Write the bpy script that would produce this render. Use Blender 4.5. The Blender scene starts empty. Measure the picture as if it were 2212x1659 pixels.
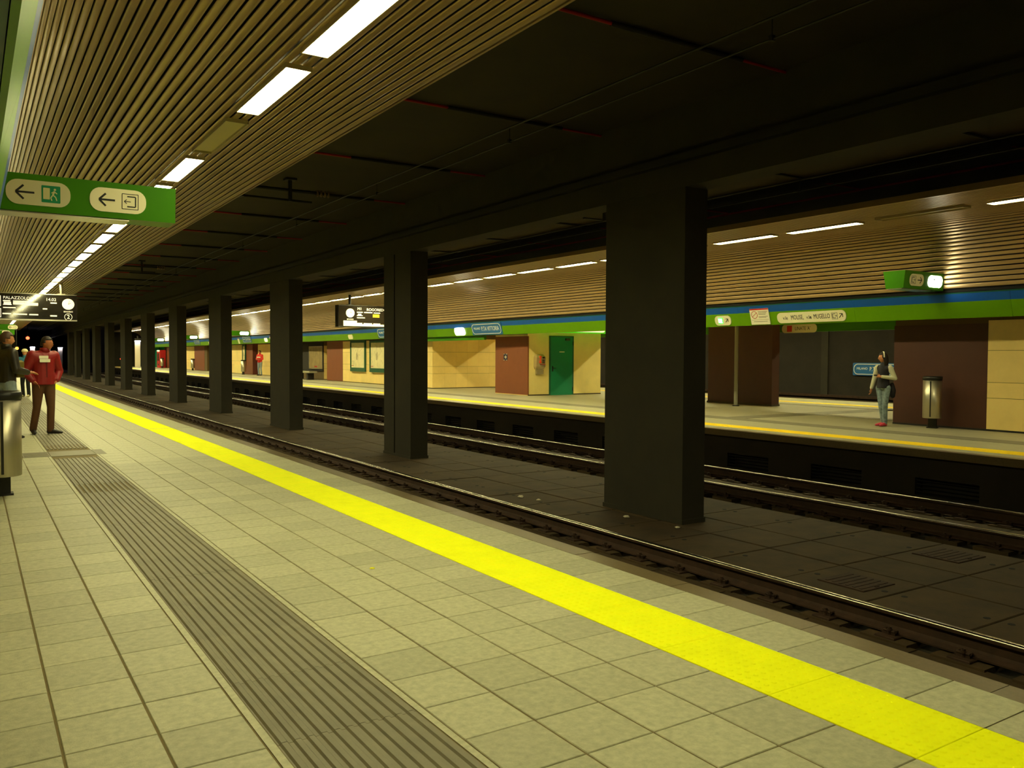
import bpy, bmesh, math, random
from mathutils import Vector, Matrix
random.seed(7)
scn = bpy.context.scene
COL = scn.collection
PI = math.pi

# ------------------------------------------------------------------ camera, world, exposure
H = 1.45
FPX = 1812.0
yaw, pit, rol = math.radians(32.93), math.radians(-1.92), math.radians(0.25)
Fv = Vector((math.sin(yaw)*math.cos(pit), math.cos(yaw)*math.cos(pit), math.sin(pit)))
Rv = Vector((math.cos(yaw), -math.sin(yaw), 0))
Uv = Rv.cross(Fv)
R2 = Rv*math.cos(rol) + Uv*math.sin(rol)
U2 = -Rv*math.sin(rol) + Uv*math.cos(rol)
cam_d = bpy.data.cameras.new('camera')
cam = bpy.data.objects.new('camera', cam_d)
COL.objects.link(cam)
m = Matrix((R2, U2, -Fv)).transposed().to_4x4()
m.translation = Vector((0, 0, H))
cam.matrix_world = m
cam_d.sensor_width = 36.0
cam_d.sensor_fit = 'HORIZONTAL'
cam_d.lens = FPX/2212*36.0
cam_d.clip_start = 0.05
cam_d.clip_end = 600
scn.camera = cam

w = bpy.data.worlds.new('world'); scn.world = w
w.use_nodes = True
w.node_tree.nodes['Background'].inputs[0].default_value = (0.010, 0.008, 0.004, 1)
w.node_tree.nodes['Background'].inputs[1].default_value = 0.0

LAMP_COL = (1.0, 0.93, 0.46)
LAMP = 52.0            # emission of the fluorescent diffusers
scn.view_settings.view_transform = 'Standard'
scn.view_settings.look = 'None'
scn.view_settings.gamma = 1.0
scn.view_settings.use_curve_mapping = False
scn.view_settings.exposure = 0.0
try:
    scn.cycles.use_denoising = True
    scn.cycles.max_bounces = 8
    scn.cycles.diffuse_bounces = 5
    scn.cycles.sample_clamp_indirect = 6.0
    scn.cycles.use_light_tree = True
except Exception:
    pass

# ------------------------------------------------------------------ helpers
def cv(y):
    """the station follows a very wide bend: sideways shift of everything at distance y"""
    return 0.00009*y*y if y > 0 else 0.0

def s2l(c):
    return tuple(((v/255.0)/12.92 if v/255.0 <= 0.04045 else ((v/255.0+0.055)/1.055)**2.4) for v in c)

MATS = {}
def mat(name, rgb, rough=0.6, metal=0.0, var=0.0, scale=8.0, bump=0.0, bscale=60.0, rnd=0.0, spec=0.5, emit=None, estr=0.0, detail=4.0, stretch=None, coat=0.0):
    if name in MATS: return MATS[name]
    M = bpy.data.materials.new(name); M.use_nodes = True
    nt = M.node_tree; N = nt.nodes; L = nt.links
    b = N['Principled BSDF']
    c = s2l(rgb)
    b.inputs['Base Color'].default_value = (*c, 1)
    b.inputs['Roughness'].default_value = rough
    b.inputs['Metallic'].default_value = metal
    b.inputs['Specular IOR Level'].default_value = spec
    if coat: b.inputs['Coat Weight'].default_value = coat; b.inputs['Coat Roughness'].default_value = 0.05
    if emit:
        b.inputs['Emission Color'].default_value = (*emit, 1)
        b.inputs['Emission Strength'].default_value = estr
    if var or rnd or bump:
        tc = N.new('ShaderNodeTexCoord')
        geo = N.new('ShaderNodeNewGeometry')
        src = geo.outputs['Position']
        if stretch:
            mp = N.new('ShaderNodeMapping'); mp.inputs['Scale'].default_value = stretch
            L.new(src, mp.inputs['Vector']); src = mp.outputs['Vector']
    if var or rnd:
        val = None
        if var:
            n = N.new('ShaderNodeTexNoise'); n.inputs['Scale'].default_value = scale
            n.inputs['Detail'].default_value = detail; n.inputs['Roughness'].default_value = 0.65
            L.new(src, n.inputs['Vector'])
            mr = N.new('ShaderNodeMapRange')
            mr.inputs['From Min'].default_value = 0.3; mr.inputs['From Max'].default_value = 0.7
            mr.inputs['To Min'].default_value = 1-var; mr.inputs['To Max'].default_value = 1+var
            L.new(n.outputs['Fac'], mr.inputs['Value']); val = mr.outputs['Result']
        if rnd:
            oi = N.new('ShaderNodeObjectInfo')
            mr2 = N.new('ShaderNodeMapRange')
            mr2.inputs['To Min'].default_value = 1-rnd; mr2.inputs['To Max'].default_value = 1+rnd
            L.new(oi.outputs['Random'], mr2.inputs['Value'])
            if val:
                mu = N.new('ShaderNodeMath'); mu.operation = 'MULTIPLY'
                L.new(val, mu.inputs[0]); L.new(mr2.outputs['Result'], mu.inputs[1]); val = mu.outputs[0]
            else: val = mr2.outputs['Result']
        vm = N.new('ShaderNodeVectorMath'); vm.operation = 'SCALE'
        vm.inputs[0].default_value = c
        L.new(val, vm.inputs['Scale'])
        L.new(vm.outputs['Vector'], b.inputs['Base Color'])
    if bump:
        n2 = N.new('ShaderNodeTexNoise'); n2.inputs['Scale'].default_value = bscale; n2.inputs['Detail'].default_value = 3
        L.new(src, n2.inputs['Vector'])
        bp = N.new('ShaderNodeBump'); bp.inputs['Strength'].default_value = bump; bp.inputs['Distance'].default_value = 0.01
        L.new(n2.outputs['Fac'], bp.inputs['Height']); L.new(bp.outputs['Normal'], b.inputs['Normal'])
    MATS[name] = M
    return M

M_TILE = mat('platform_tile', (172, 171, 143), 0.55, var=0.20, scale=26, rnd=0.10, bump=0.12, bscale=160, detail=8)
M_GROUT = mat('grout', (112, 98, 62), 0.9, var=0.1, scale=10)
M_TACT = mat('tactile_paver', (122, 117, 97), 0.6, var=0.10, scale=6, rnd=0.05)
M_YEL = mat('warning_yellow', (250, 255, 0), 0.8, spec=0.15, var=0.05, scale=5, rnd=0.02)
M_YELF = mat('far_warning_yellow', (255, 216, 0), 0.7, spec=0.2, rnd=0.03)
M_COPE = mat('polished_coping', (106, 92, 66), 0.34, spec=0.3, var=0.12, scale=40, rnd=0.08)
M_ALU = mat('aluminium', (205, 200, 185), 0.3, 0.9)
M_STEEL = mat('brushed_steel', (200, 192, 170), 0.40, 1.0, var=0.05, scale=60, stretch=(1, 1, 0.02))
M_CONC = mat('dark_concrete', (47, 43, 30), 0.85, var=0.16, scale=1.6, bump=0.15, bscale=30)
M_CEIL = mat('dark_ceiling', (52, 45, 34), 0.9, var=0.25, scale=0.55, bump=0.1, bscale=25)
M_BED = mat('track_slab', (66, 50, 25), 0.85, var=0.35, scale=2.4, rnd=0.12, bump=0.2, bscale=40)
M_BEDB = mat('track_base', (36, 29, 20), 0.95, var=0.3, scale=3)
M_RUST = mat('rusted_steel', (58, 38, 24), 0.8, var=0.3, scale=9, metal=0.2)
M_RAILTOP = mat('worn_rail_head', (190, 180, 165), 0.22, 1.0)
M_DARKWALL = mat('dark_wall', (38, 32, 24), 0.9, var=0.25, scale=1.3)  # plain dark brown, mottled at random
M_BLACK = mat('black_void', (14, 12, 9), 0.9)
M_BLKPL = mat('black_plastic', (22, 20, 18), 0.45)
M_SLAT = mat('beige_metal_slat', (176, 148, 104), 0.30, 0.35, rnd=0.03)
M_SLATBACK = mat('slat_backing', (10, 8, 5), 0.9)
M_BLUE = mat('blue_band', (12, 82, 166), 0.4, spec=0.3, rnd=0.03)
M_GREEN = mat('green_band', (92, 142, 0), 0.4, spec=0.2, rnd=0.05)
M_SGREEN = mat('sign_green', (58, 120, 0), 0.4, spec=0.2)
M_CREAM = mat('cream_panel', (250, 220, 140), 0.5, var=0.06, scale=1.5, rnd=0.05)
M_CREAMW = mat('cream_wall', (250, 228, 150), 0.6, var=0.05, scale=2.5)
M_BROWN = mat('brown_panel', (128, 68, 34), 0.5, var=0.06, scale=3)
M_BROWN2 = mat('dark_brown_panel', (72, 36, 22), 0.5, var=0.06, scale=3)
M_DOORG = mat('green_door_paint', (0, 128, 88), 0.4, var=0.04, scale=3)
M_DKGREEN = mat('dark_green_frame', (20, 84, 60), 0.4)
M_WHITE = mat('white_sign_face', (245, 240, 215), 0.4)
M_PILL = mat('pale_sign_face', (240, 232, 196), 0.4)
M_BLK = mat('black_print', (12, 12, 12), 0.5)
M_RED = mat('red_paint', (190, 18, 18), 0.45)
M_REDPIPE = mat('red_pipe_paint', (150, 14, 10), 0.5)
M_DARKPIPE = mat('dark_pipe', (26, 24, 18), 0.6)
M_LAMP = mat('lit_diffuser', (255, 255, 240), 0.5, emit=LAMP_COL, estr=LAMP)
M_DEADLAMP = mat('unlit_diffuser', (206, 190, 140), 0.45)
M_HOUSE = mat('lamp_housing', (190, 176, 140), 0.4)
M_LITPILL = mat('lit_sign_face', (255, 255, 240), 0.5, emit=(1.0, 0.98, 0.72), estr=16.0)
M_LITDIM = mat('backlit_glow', (250, 245, 210), 0.5, emit=(1.0, 0.92, 0.60), estr=0.9)
M_DISP = mat('display_glass', (42, 38, 32), 0.06, spec=0.9, coat=1.0)
M_DISPTXT = mat('display_text', (250, 240, 200), 0.5, emit=(1.0, 0.93, 0.70), estr=0.75)
M_AMBER = mat('amber_text_block', (250, 200, 10), 0.5, emit=(1.0, 0.7, 0.05), estr=0.8)
M_CLOCK = mat('clock_face', (255, 250, 220), 0.4, emit=(1.0, 0.95, 0.72), estr=0.75)
M_SIGRED = mat('red_signal_lens', (255, 60, 40), 0.4, emit=(1.0, 0.06, 0.02), estr=9.0)
M_SIGORG = mat('orange_signal_lens', (255, 150, 30), 0.4, emit=(1.0, 0.35, 0.04), estr=4.0)
M_TUN = mat('tunnel_lamp_lens', (250, 250, 255), 0.4, emit=(0.86, 0.80, 1.0), estr=22.0)
M_PAPER = mat('paper_litter', (225, 215, 190), 0.8)
M_MAP = mat('map_print', (238, 226, 176), 0.35, var=0.10, scale=3.2)
M_POSTER = mat('poster_print', (150, 130, 88), 0.35, var=0.35, scale=2.2)

class MB:
    """collects boxes, prisms, tubes and swept profiles; build() links them as ONE mesh object"""
    def __init__(s): s.v = []; s.f = []; s.mi = []; s.sm = []
    def add(s, vs, fs, mi=0, smooth=False):
        o = len(s.v); s.v += [tuple(p) for p in vs]
        for f in fs: s.f.append(tuple(i+o for i in f)); s.mi.append(mi); s.sm.append(smooth)
    def box(s, x0, x1, y0, y1, z0, z1, mi=0):
        s.add([(x0,y0,z0),(x1,y0,z0),(x1,y1,z0),(x0,y1,z0),(x0,y0,z1),(x1,y0,z1),(x1,y1,z1),(x0,y1,z1)],
              [(0,3,2,1),(4,5,6,7),(0,1,5,4),(1,2,6,5),(2,3,7,6),(3,0,4,7)], mi)
    def chbox(s, x0, x1, y0, y1, z0, z1, c, mi=0):
        """box whose top edge is chamfered"""
        s.add([(x0,y0,z0),(x1,y0,z0),(x1,y1,z0),(x0,y1,z0),(x0,y0,z1-c),(x1,y0,z1-c),(x1,y1,z1-c),(x0,y1,z1-c),
               (x0+c,y0+c,z1),(x1-c,y0+c,z1),(x1-c,y1-c,z1),(x0+c,y1-c,z1)],
              [(0,3,2,1),(0,1,5,4),(1,2,6,5),(2,3,7,6),(3,0,4,7),(4,5,9,8),(5,6,10,9),(6,7,11,10),(7,4,8,11),(8,9,10,11)], mi)
    def ybox(s, x0, x1, ys, z0, z1, mi=0):
        """long box along y with cuts at ys"""
        s.sweep([(x0,z0),(x1,z0),(x1,z1),(x0,z1)], ys, mi)
    def sweep(s, prof, ys, mi=0, smooth=False, closed=True):
        n = len(prof); vs = []
        for y in ys:
            for (x, z) in prof: vs.append((x, y, z))
        fs = []
        for k in range(len(ys)-1):
            for i in range(n if closed else n-1):
                j = (i+1) % n
                fs.append((k*n+i, (k+1)*n+i, (k+1)*n+j, k*n+j))
        if closed:
            fs.append(tuple(range(n))); fs.append(tuple(reversed(range((len(ys)-1)*n, len(ys)*n))))
        s.add(vs, fs, mi, smooth)
    def polyY(s, pts, y0, y1, mi=0):
        """polygon in the local x-z plane, extruded from y0 (front) to y1"""
        n = len(pts)
        vs = [(x, y0, z) for x, z in pts] + [(x, y1, z) for x, z in pts]
        fs = [tuple(range(n)), tuple(reversed(range(n, 2*n)))]
        for i in range(n):
            j = (i+1) % n; fs.append((i, i+n, j+n, j))
        s.add(vs, fs, mi)
    def rrect(s, x0, x1, z0, z1, r, y0, y1, mi=0, seg=6):
        s.polyY(rr(x0, x1, z0, z1, r, seg), y0, y1, mi)
    def ring(s, outer, inner, y0, y1, mi=0):
        n = len(outer)
        vs = [(x,y0,z) for x,z in outer]+[(x,y0,z) for x,z in inner]+[(x,y1,z) for x,z in outer]+[(x,y1,z) for x,z in inner]
        fs = []
        for i in range(n):
            j = (i+1) % n
            fs += [(i,j,j+n,i+n), (i+2*n,i+3*n,j+3*n,j+2*n), (i,i+2*n,j+2*n,j), (i+n,j+n,j+3*n,i+3*n)]
        s.add(vs, fs, mi)
    def tube(s, p0, p1, r0, r1=None, n=10, mi=0, smooth=True, cap=True):
        r1 = r0 if r1 is None else r1
        p0 = Vector(p0); p1 = Vector(p1); d = (p1-p0).normalized()
        a = Vector((0,0,1)) if abs(d.z) < 0.9 else Vector((1,0,0))
        e1 = d.cross(a).normalized(); e2 = d.cross(e1)
        vs = []
        for (p, r) in ((p0, r0), (p1, r1)):
            for k in range(n):
                t = 2*PI*k/n; vs.append(tuple(p+e1*(r*math.cos(t))+e2*(r*math.sin(t))))
        s.add(vs, [(k, (k+1) % n, n+(k+1) % n, n+k) for k in range(n)], mi, smooth)
        if cap:
            s.add(vs, [tuple(reversed(range(n))), tuple(range(n, 2*n))], mi)
    def lathe(s, prof, n=24, mi=0, smooth=True, cx=0, cy=0):
        vs = []
        for (r, z) in prof:
            for k in range(n):
                t = 2*PI*k/n; vs.append((cx+r*math.cos(t), cy+r*math.sin(t), z))
        fs = []
        for i in range(len(prof)-1):
            for k in range(n):
                fs.append((i*n+k, i*n+(k+1) % n, (i+1)*n+(k+1) % n, (i+1)*n+k))
        s.add(vs, fs, mi, smooth)
        s.add(vs[:n], [tuple(reversed(range(n)))], mi); s.add(vs[-n:], [tuple(range(n))], mi)
    def mesh(s, name, mats, bend=False):
        me = bpy.data.meshes.new(name)
        vs = s.v
        if bend: vs = [(x+cv(y), y, z) for x, y, z in vs]
        me.from_pydata(vs, [], s.f)
        if not isinstance(mats, (list, tuple)): mats = [mats]
        for M in mats: me.materials.append(M)
        me.polygons.foreach_set('material_index', s.mi)
        me.polygons.foreach_set('use_smooth', s.sm)
        bm = bmesh.new(); bm.from_mesh(me)
        bmesh.ops.recalc_face_normals(bm, faces=bm.faces); bm.to_mesh(me); bm.free()
        me.update()
        return me
    def build(s, name, mats, parent=None, bend=False, loc=None, rot=None):
        return link(name, s.mesh(name, mats, bend), parent, loc, rot)

def link(name, me, parent=None, loc=None, rot=None):
    o = bpy.data.objects.new(name, me); COL.objects.link(o)
    if parent: o.parent = parent
    if loc is not None: o.location = loc
    if rot is not None: o.rotation_euler = rot
    return o
def rr(x0, x1, z0, z1, r, seg=6):
    r = min(r, (x1-x0)/2-1e-5, (z1-z0)/2-1e-5)
    pts = []
    for (cx, cz, a) in ((x1-r, z0+r, -PI/2), (x1-r, z1-r, 0), (x0+r, z1-r, PI/2), (x0+r, z0+r, PI)):
        for k in range(seg+1):
            t = a+PI/2*k/seg; pts.append((cx+r*math.cos(t), cz+r*math.sin(t)))
    return pts
def circ(cx, cz, r, n=24): return [(cx+r*math.cos(2*PI*k/n), cz+r*math.sin(2*PI*k/n)) for k in range(n)]
def thick(p, q, w):
    """a straight stroke as a polygon in the x-z plane"""
    d = Vector((q[0]-p[0], q[1]-p[1])).normalized(); n = Vector((-d.y, d.x))*(w/2)
    return [(p[0]-n.x, p[1]-n.y), (q[0]-n.x, q[1]-n.y), (q[0]+n.x, q[1]+n.y), (p[0]+n.x, p[1]+n.y)]
def empty(name, loc, rz=0, bend=True):
    o = bpy.data.objects.new(name, None); COL.objects.link(o)
    x, y, z = loc
    o.location = (x+(cv(y) if bend else 0), y, z); o.rotation_euler = (0, 0, rz); o.empty_display_size = 0.1
    return o
def tag(o, label=None, cat=None, group=None, kind=None):
    if label: o['label'] = label
    if cat: o['category'] = cat
    if group: o['group'] = group
    if kind: o['kind'] = kind
    return o
def struct(o, label=None): return tag(o, label, kind='structure')
def copy_tree(o, parent=None):
    c = o.copy(); COL.objects.link(c); c.parent = parent
    for ch in list(o.children): copy_tree(ch, c)
    return c
def text(name, body, x, z, size, M, parent, y=0.0, align='CENTER', sx=1.0, ext=0.0015):
    """flat lettering facing local -y"""
    cu = bpy.data.curves.new(name, 'FONT'); cu.body = body; cu.size = size; cu.align_x = align; cu.align_y = 'CENTER'
    cu.extrude = ext; cu.resolution_u = 3
    o = bpy.data.objects.new(name, cu); COL.objects.link(o)
    bpy.context.view_layer.update()
    me = bpy.data.meshes.new_from_object(o.evaluated_get(bpy.context.evaluated_depsgraph_get()))
    bpy.data.objects.remove(o); bpy.data.curves.remove(cu)
    me.materials.clear(); me.materials.append(M)
    me.transform(Matrix.Translation((x, y, z)) @ Matrix.Rotation(PI/2, 4, 'X') @ Matrix.Diagonal((sx, 1, 1, 1)))
    me.name = name
    return link(name, me, parent)
ORD = ['first','second','third','fourth','fifth','sixth','seventh','eighth','ninth','tenth','eleventh','twelfth','thirteenth','fourteenth','fifteenth',
       'sixteenth','seventeenth','eighteenth','nineteenth','twentieth']
def ordw(i):
    if i < 20: return ORD[i]
    t = {2: 'twenty', 3: 'thirty', 4: 'forty', 5: 'fifty', 6: 'sixty'}
    n = i+1
    if n % 10 == 0: return {3: 'thirtieth', 4: 'fortieth', 5: 'fiftieth', 6: 'sixtieth'}[n//10]
    return t[n//10]+'-'+ORD[n % 10-1]
def yr(a, b, st=3.0):
    n = max(1, int(math.ceil((b-a)/st))); return [a+(b-a)*k/n for k in range(n+1)]

# ------------------------------------------------------------------ layout (metres; x across the tracks, y along them)
Y0, Y1 = -9.0, 108.0           # the station hall
SUM = 16.45                    # near x + far x of mirrored features
EDGE = 3.87; FEDGE = SUM-EDGE
ZC = 3.99                      # slatted ceiling
ZT = 4.70                      # raw ceiling over the tracks
ZB = -0.75                     # track slab
FX = 0.24                      # face of the near fascia
FFX = 16.25

# ================================================================== SETTING: near platform floor
b = MB(); b.ybox(-3.2, 3.70, yr(Y0, Y1), -0.5, -0.0045)
floor = b.build('floor', M_GROUT, bend=True); struct(floor, 'near platform floor of square grey tiles')
TX = [(-0.71,-0.385),(-0.385,-0.06),(-0.06,0.265),(0.265,0.589),(0.589,0.905),(1.55,1.874),(1.874,2.20),(2.20,2.52),(2.52,2.86),(3.32,3.70)]
TP = 0.335; TY = 3.05
tmesh = {}
def tile_me(wd):
    k = round(wd, 3)
    if k not in tmesh:
        t = MB(); g = 0.0045; g2 = .0026
        t.chbox(-wd/2+g, wd/2-g, -TP/2+g2, TP/2-g2, -0.02, 0.0, 0.003); tmesh[k] = t.mesh('tile', M_TILE)
    return tmesh[k]
r0 = int(math.floor((0.7-TY)/TP))
placed = 0
stuff = MB()
ntile = 0
r = r0
while TY+r*TP < 62:
    yc = TY+(r+0.5)*TP
    for (a, c_) in TX:
        # outside the picture on the near left or lower right: no single pieces needed there
        xc = (a+c_)/2
        inview = yc > 1.0 and (xc > -0.10 or yc < 0) and (xc < 1.6*yc+0.2) and (yc > 1.9 or xc > 0.9) and (xc > 0 or yc > 3.2)
        if 13.5 < yc < 14.2 and 0.6 < xc < 1.6: continue
        if inview and ntile < 290 and yc < 12.4:
            o = link('tile', tile_me(c_-a), floor, (xc+cv(yc), yc, random.uniform(-0.0006, 0.0006)))
            o.rotation_euler = (random.uniform(-0.0012, 0.0012), random.uniform(-0.0012, 0.0012), 0); ntile += 1
        else:
            g = 0.0035; stuff.box(a+g, c_-g, yc-TP/2+g, yc+TP/2-g, -0.02, -0.0005)
    r += 1
stuff.ybox(-3.2, -0.715, yr(Y0, Y1), -0.02, -0.0005)
for (a, c_) in TX: stuff.ybox(a+.003, c_-.003, yr(TY+r*TP, Y1), -0.02, -0.0005); stuff.ybox(a+.003, c_-.003, yr(Y0, TY+r0*TP), -0.02, -0.0005)
for (a, c_) in ((0.905, 0.942), (1.515, 1.55)): stuff.ybox(a+.003, c_-.003, yr(Y0, Y1), -0.02, -0.001)
tag(stuff.build('tiling', M_TILE, floor, bend=True), kind='stuff')
# ribbed tactile pavers
def tactile_me(L):
    t = MB(); wd = 0.573
    t.box(-wd/2+.002, wd/2-.002, -L/2+.0008, L/2-.0008, -0.02, -0.004)
    n = 11; p = wd/n
    for k in range(n):
        xc = -wd/2+p*(k+.5)
        t.sweep([(xc-p*.34,-0.004),(xc+p*.34,-0.004),(xc+p*.2,0.004),(xc-p*.2,0.004)], [-L/2+.0008, L/2-.0008])
    return t.mesh('tactile_paver', M_TACT)
tm = tactile_me(TP*2)
k = -1
while True:
    yc = TY+(2*k+1)*TP
    if yc > 60: break
    if yc > 0.9 and not 13.3 < yc < 14.4:
        link('tactile_paver', tm, floor, (1.2285+cv(yc), yc, random.uniform(-.0006, .0006)))
    k += 1
t = MB(); t.ybox(0.945, 1.512, yr(60, Y1), -0.02, -0.001); t.box(0.945, 1.512, Y0, 0.7, -0.02, -0.001)
t.build('tactile_run', M_TACT, floor, bend=True)
for (a, c_) in ((0.60, 0.94), (0.943, 1.514), (1.52, 1.66)):
    t = MB(); t.chbox(a, c_, 13.45, 14.12, -0.02, 0.001, .003); t.build('crossing_paver', M_TACT, floor, bend=True)
t = MB()
for q in range(4): t.box(0.62, 0.92, 13.53+q*.14, 13.60+q*.14, 0.0, 0.004)
t.build('crossing_ribs', M_TACT, floor, bend=True)
# yellow warning pavers with domes
def warn_me(L, domes=True):
    t = MB(); wd = 0.46
    t.chbox(-wd/2+.001, wd/2-.001, -L/2+.001, L/2-.001, -0.02, 0.001, .002)
    if domes:
        n = 9; p = wd/n; ny = int(round(L/p))
        for i in range(n):
            for j in range(ny):
                cx = -wd/2+p*(i+.5); cy = -L/2+(L/ny)*(j+.5)
                a = [(cx+.013*math.cos(2*PI*q/8), cy+.013*math.sin(2*PI*q/8), .001) for q in range(8)]
                d = [(cx+.008*math.cos(2*PI*q/8), cy+0.008*math.sin(2*PI*q/8), .0036) for q in range(8)]
                t.add(a+d, [(q, (q+1) % 8, 8+(q+1) % 8, 8+q) for q in range(8)]+[tuple(range(8, 16))])
    return t.mesh('warning_paver', M_YEL)
wm = warn_me(TP*2); wp = warn_me(TP*2, False)
k = -4
while TY+(2*k+1)*TP < 80:
    yc = TY+(2*k+1)*TP
    if yc > 0.3: link('warning_paver', wm if yc < 22 else wp, floor, (3.09+cv(yc), yc, 0))
    k += 1
t = MB(); t.ybox(2.861, 3.319, yr(TY+2*k*TP, Y1), -0.02, 0.001); t.box(2.861, 3.319, Y0, 0.36, -0.02, 0.001); t.build('warning_run', M_YEL, floor, bend=True)
# coping stones with a nosing over the track
def cope_me(L):
    t = MB(); t.sweep([(-.085,-.14),(.075,-.14),(.085,-.12),(.085,-.012),(.075,-.002),(-.085,-.002)], [-L/2+.002, L/2-.002]); return t.mesh('coping_stone', M_COPE)
cm = cope_me(0.99); y = 0.4
while y < Y1:
    link('coping_stone', cm, floor, (3.785+cv(y), y, random.uniform(-.001, .001))); y += 0.99
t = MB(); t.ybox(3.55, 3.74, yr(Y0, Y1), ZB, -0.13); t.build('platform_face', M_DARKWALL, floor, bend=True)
t = MB(); t.box(0.1, 3.70, 17.43, 17.46, -0.01, 0.0025); t.build('expansion_strip', M_ALU, floor, bend=True)

# ================================================================== track bed
b = MB(); b.ybox(3.55, 12.75, yr(Y0, Y1+60), -1.1, -0.80)
bed = b.build('floor', M_BEDB, bend=True); struct(bed, 'sunken dark track bed between the platforms')
SP = 0.945; SY = 3.61
sm = {}
def slab_me(wd):
    k = round(wd, 2)
    if k not in sm:
        t = MB(); t.chbox(-wd/2+.008, wd/2-.008, -SP/2+.008, SP/2-.008, -0.1, 0, .008); sm[k] = t.mesh('slab', M_BED)
    return sm[k]
hole = MB(); hole.lathe([(0.03, 0.0), (0.03, 0.002)], n=10); hm_ = hole.mesh('lifting_hole', M_BLACK)
rest = MB()
for r in range(-6, 112):
    yc = SY+(r+.5)*SP
    for (a, c_, hx) in ((6.36, 7.72, 7.2), (7.72, 8.45, None), (8.45, 9.66, 9.12)):
        if yc < 46 and yc > 1.5:
            o = link('slab', slab_me(c_-a), bed, ((a+c_)/2+cv(yc), yc, ZB+random.uniform(-.004, .004)))
            if hx and yc < 22:
                for s_ in (-1, 1): link('lifting_hole', hm_, o, (hx-(a+c_)/2, s_*(SP/2-.10), 0.0))
        else: rest.box(a+.008, c_-.008, yc-SP/2+.008, yc+SP/2-.008, -0.85, ZB)
    for (a, c_) in ((4.80, 6.02), (10.15, 11.35)):
        rest.box(a, c_, yc-SP/2+.008, yc+SP/2-.008, -0.85, ZB-.02)
    rest.box(3.75, 4.60, yc-SP/2+.008, yc+SP/2-.008, -0.85, ZB-.03)
    rest.box(11.6, 12.6, yc-SP/2+.008, yc+SP/2-.008, -0.85, ZB-.03)
tag(rest.build('slabs', M_BED, bed, bend=True), kind='stuff')
def hatch(x0, x1, y0, y1):
    t = MB(); t.chbox(x0, x1, y0, y1, ZB-.01, ZB+.012, .004)
    for q in range(6): t.box(x0+.04, x1-.04, y0+.05+q*.075, y0+.075+q*.075, ZB+.012, ZB+.016)
    t.box((x0+x1)/2-.03, (x0+x1)/2+.03, y0+.02, y0+.035, ZB+.012, ZB+.018)
    return t
o = hatch(8.85, 9.40, 4.87, 5.40).build('manhole_cover', M_RUST, bed, bend=True)
o = hatch(7.00, 7.50, 4.74, 5.25).build('manhole_cover', M_RUST, bed, bend=True)

def rail_prof(x):
    z = -0.735
    h = [(.07,0),(.07,.012),(.018,.03),(.009,.05),(.009,.118),(.034,.135),(.036,.150),(.035,.158),(.031,.165),(.024,.170),(.012,.1722)]
    return [(x-a, z+c) for a, c in h]+[(x+a, z+c) for a, c in reversed(h)]
clip = MB()
clip.chbox(-.17, .17, -.085, .085, -.03, 0.0, .006)
for s_ in (-1, 1):
    clip.box(s_*.085-.02, s_*.085+.02, -.05, .05, 0, .03)
    clip.tube((s_*.10, 0, 0), (s_*.10, 0, .062), .016, n=8)
    clip.tube((s_*.10, 0, .03), (s_*.10, 0, .045), .026, n=6)
    clip.tube((s_*.10, -.05, .03), (s_*.062, -.045, .03), .011, n=6)
    clip.tube((s_*.10, .05, .03), (s_*.062, .045, .03), .011, n=6)
    clip.tube((s_*.10, -.05, .03), (s_*.10, .05, .03), .011, n=6)
clip_me = clip.mesh('rail_fastening', M_RUST)
RX = [4.70, 6.17, 10.03, 11.48]
RL = ['rusty rail hidden under the near platform edge', 'running rail with a shiny head beside the near platform', 'dark rail of the far track next to the columns', 'thin bright rail of the far track below the far platform']
for i, x in enumerate(RX):
    ys = yr(Y0, Y1+60, 2.0); pr_ = rail_prof(x); n = len(pr_)
    t = MB(); t.sweep(pr_, ys, 0)
    for q in range(len(t.f)-2):
        e = q % n
        if 7 <= e <= n-9: t.mi[q] = 1; t.sm[q] = True
    ro = t.build('rail', [M_RUST, M_RAILTOP], bend=True)
    tag(ro, RL[i], 'rail')
    ys_ = [3.29+.587*k for k in range(-3, 100)]
    if i == 0: ys_ = []
    for yy in ys_:
        if yy < 45: link('rail_fastening', clip_me, ro, (x+cv(yy), yy, -.735))
# low kerbs that carry the rails
t = MB()
for x in RX:
    for k in range(-10, 110):
        yc = 3.29+.587*k
        t.box(x-.19, x+.19, yc-.2, yc+.2, -.82, -.752)
tag(t.build('rail_blocks', M_BED, bed, bend=True), kind='stuff')

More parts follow.
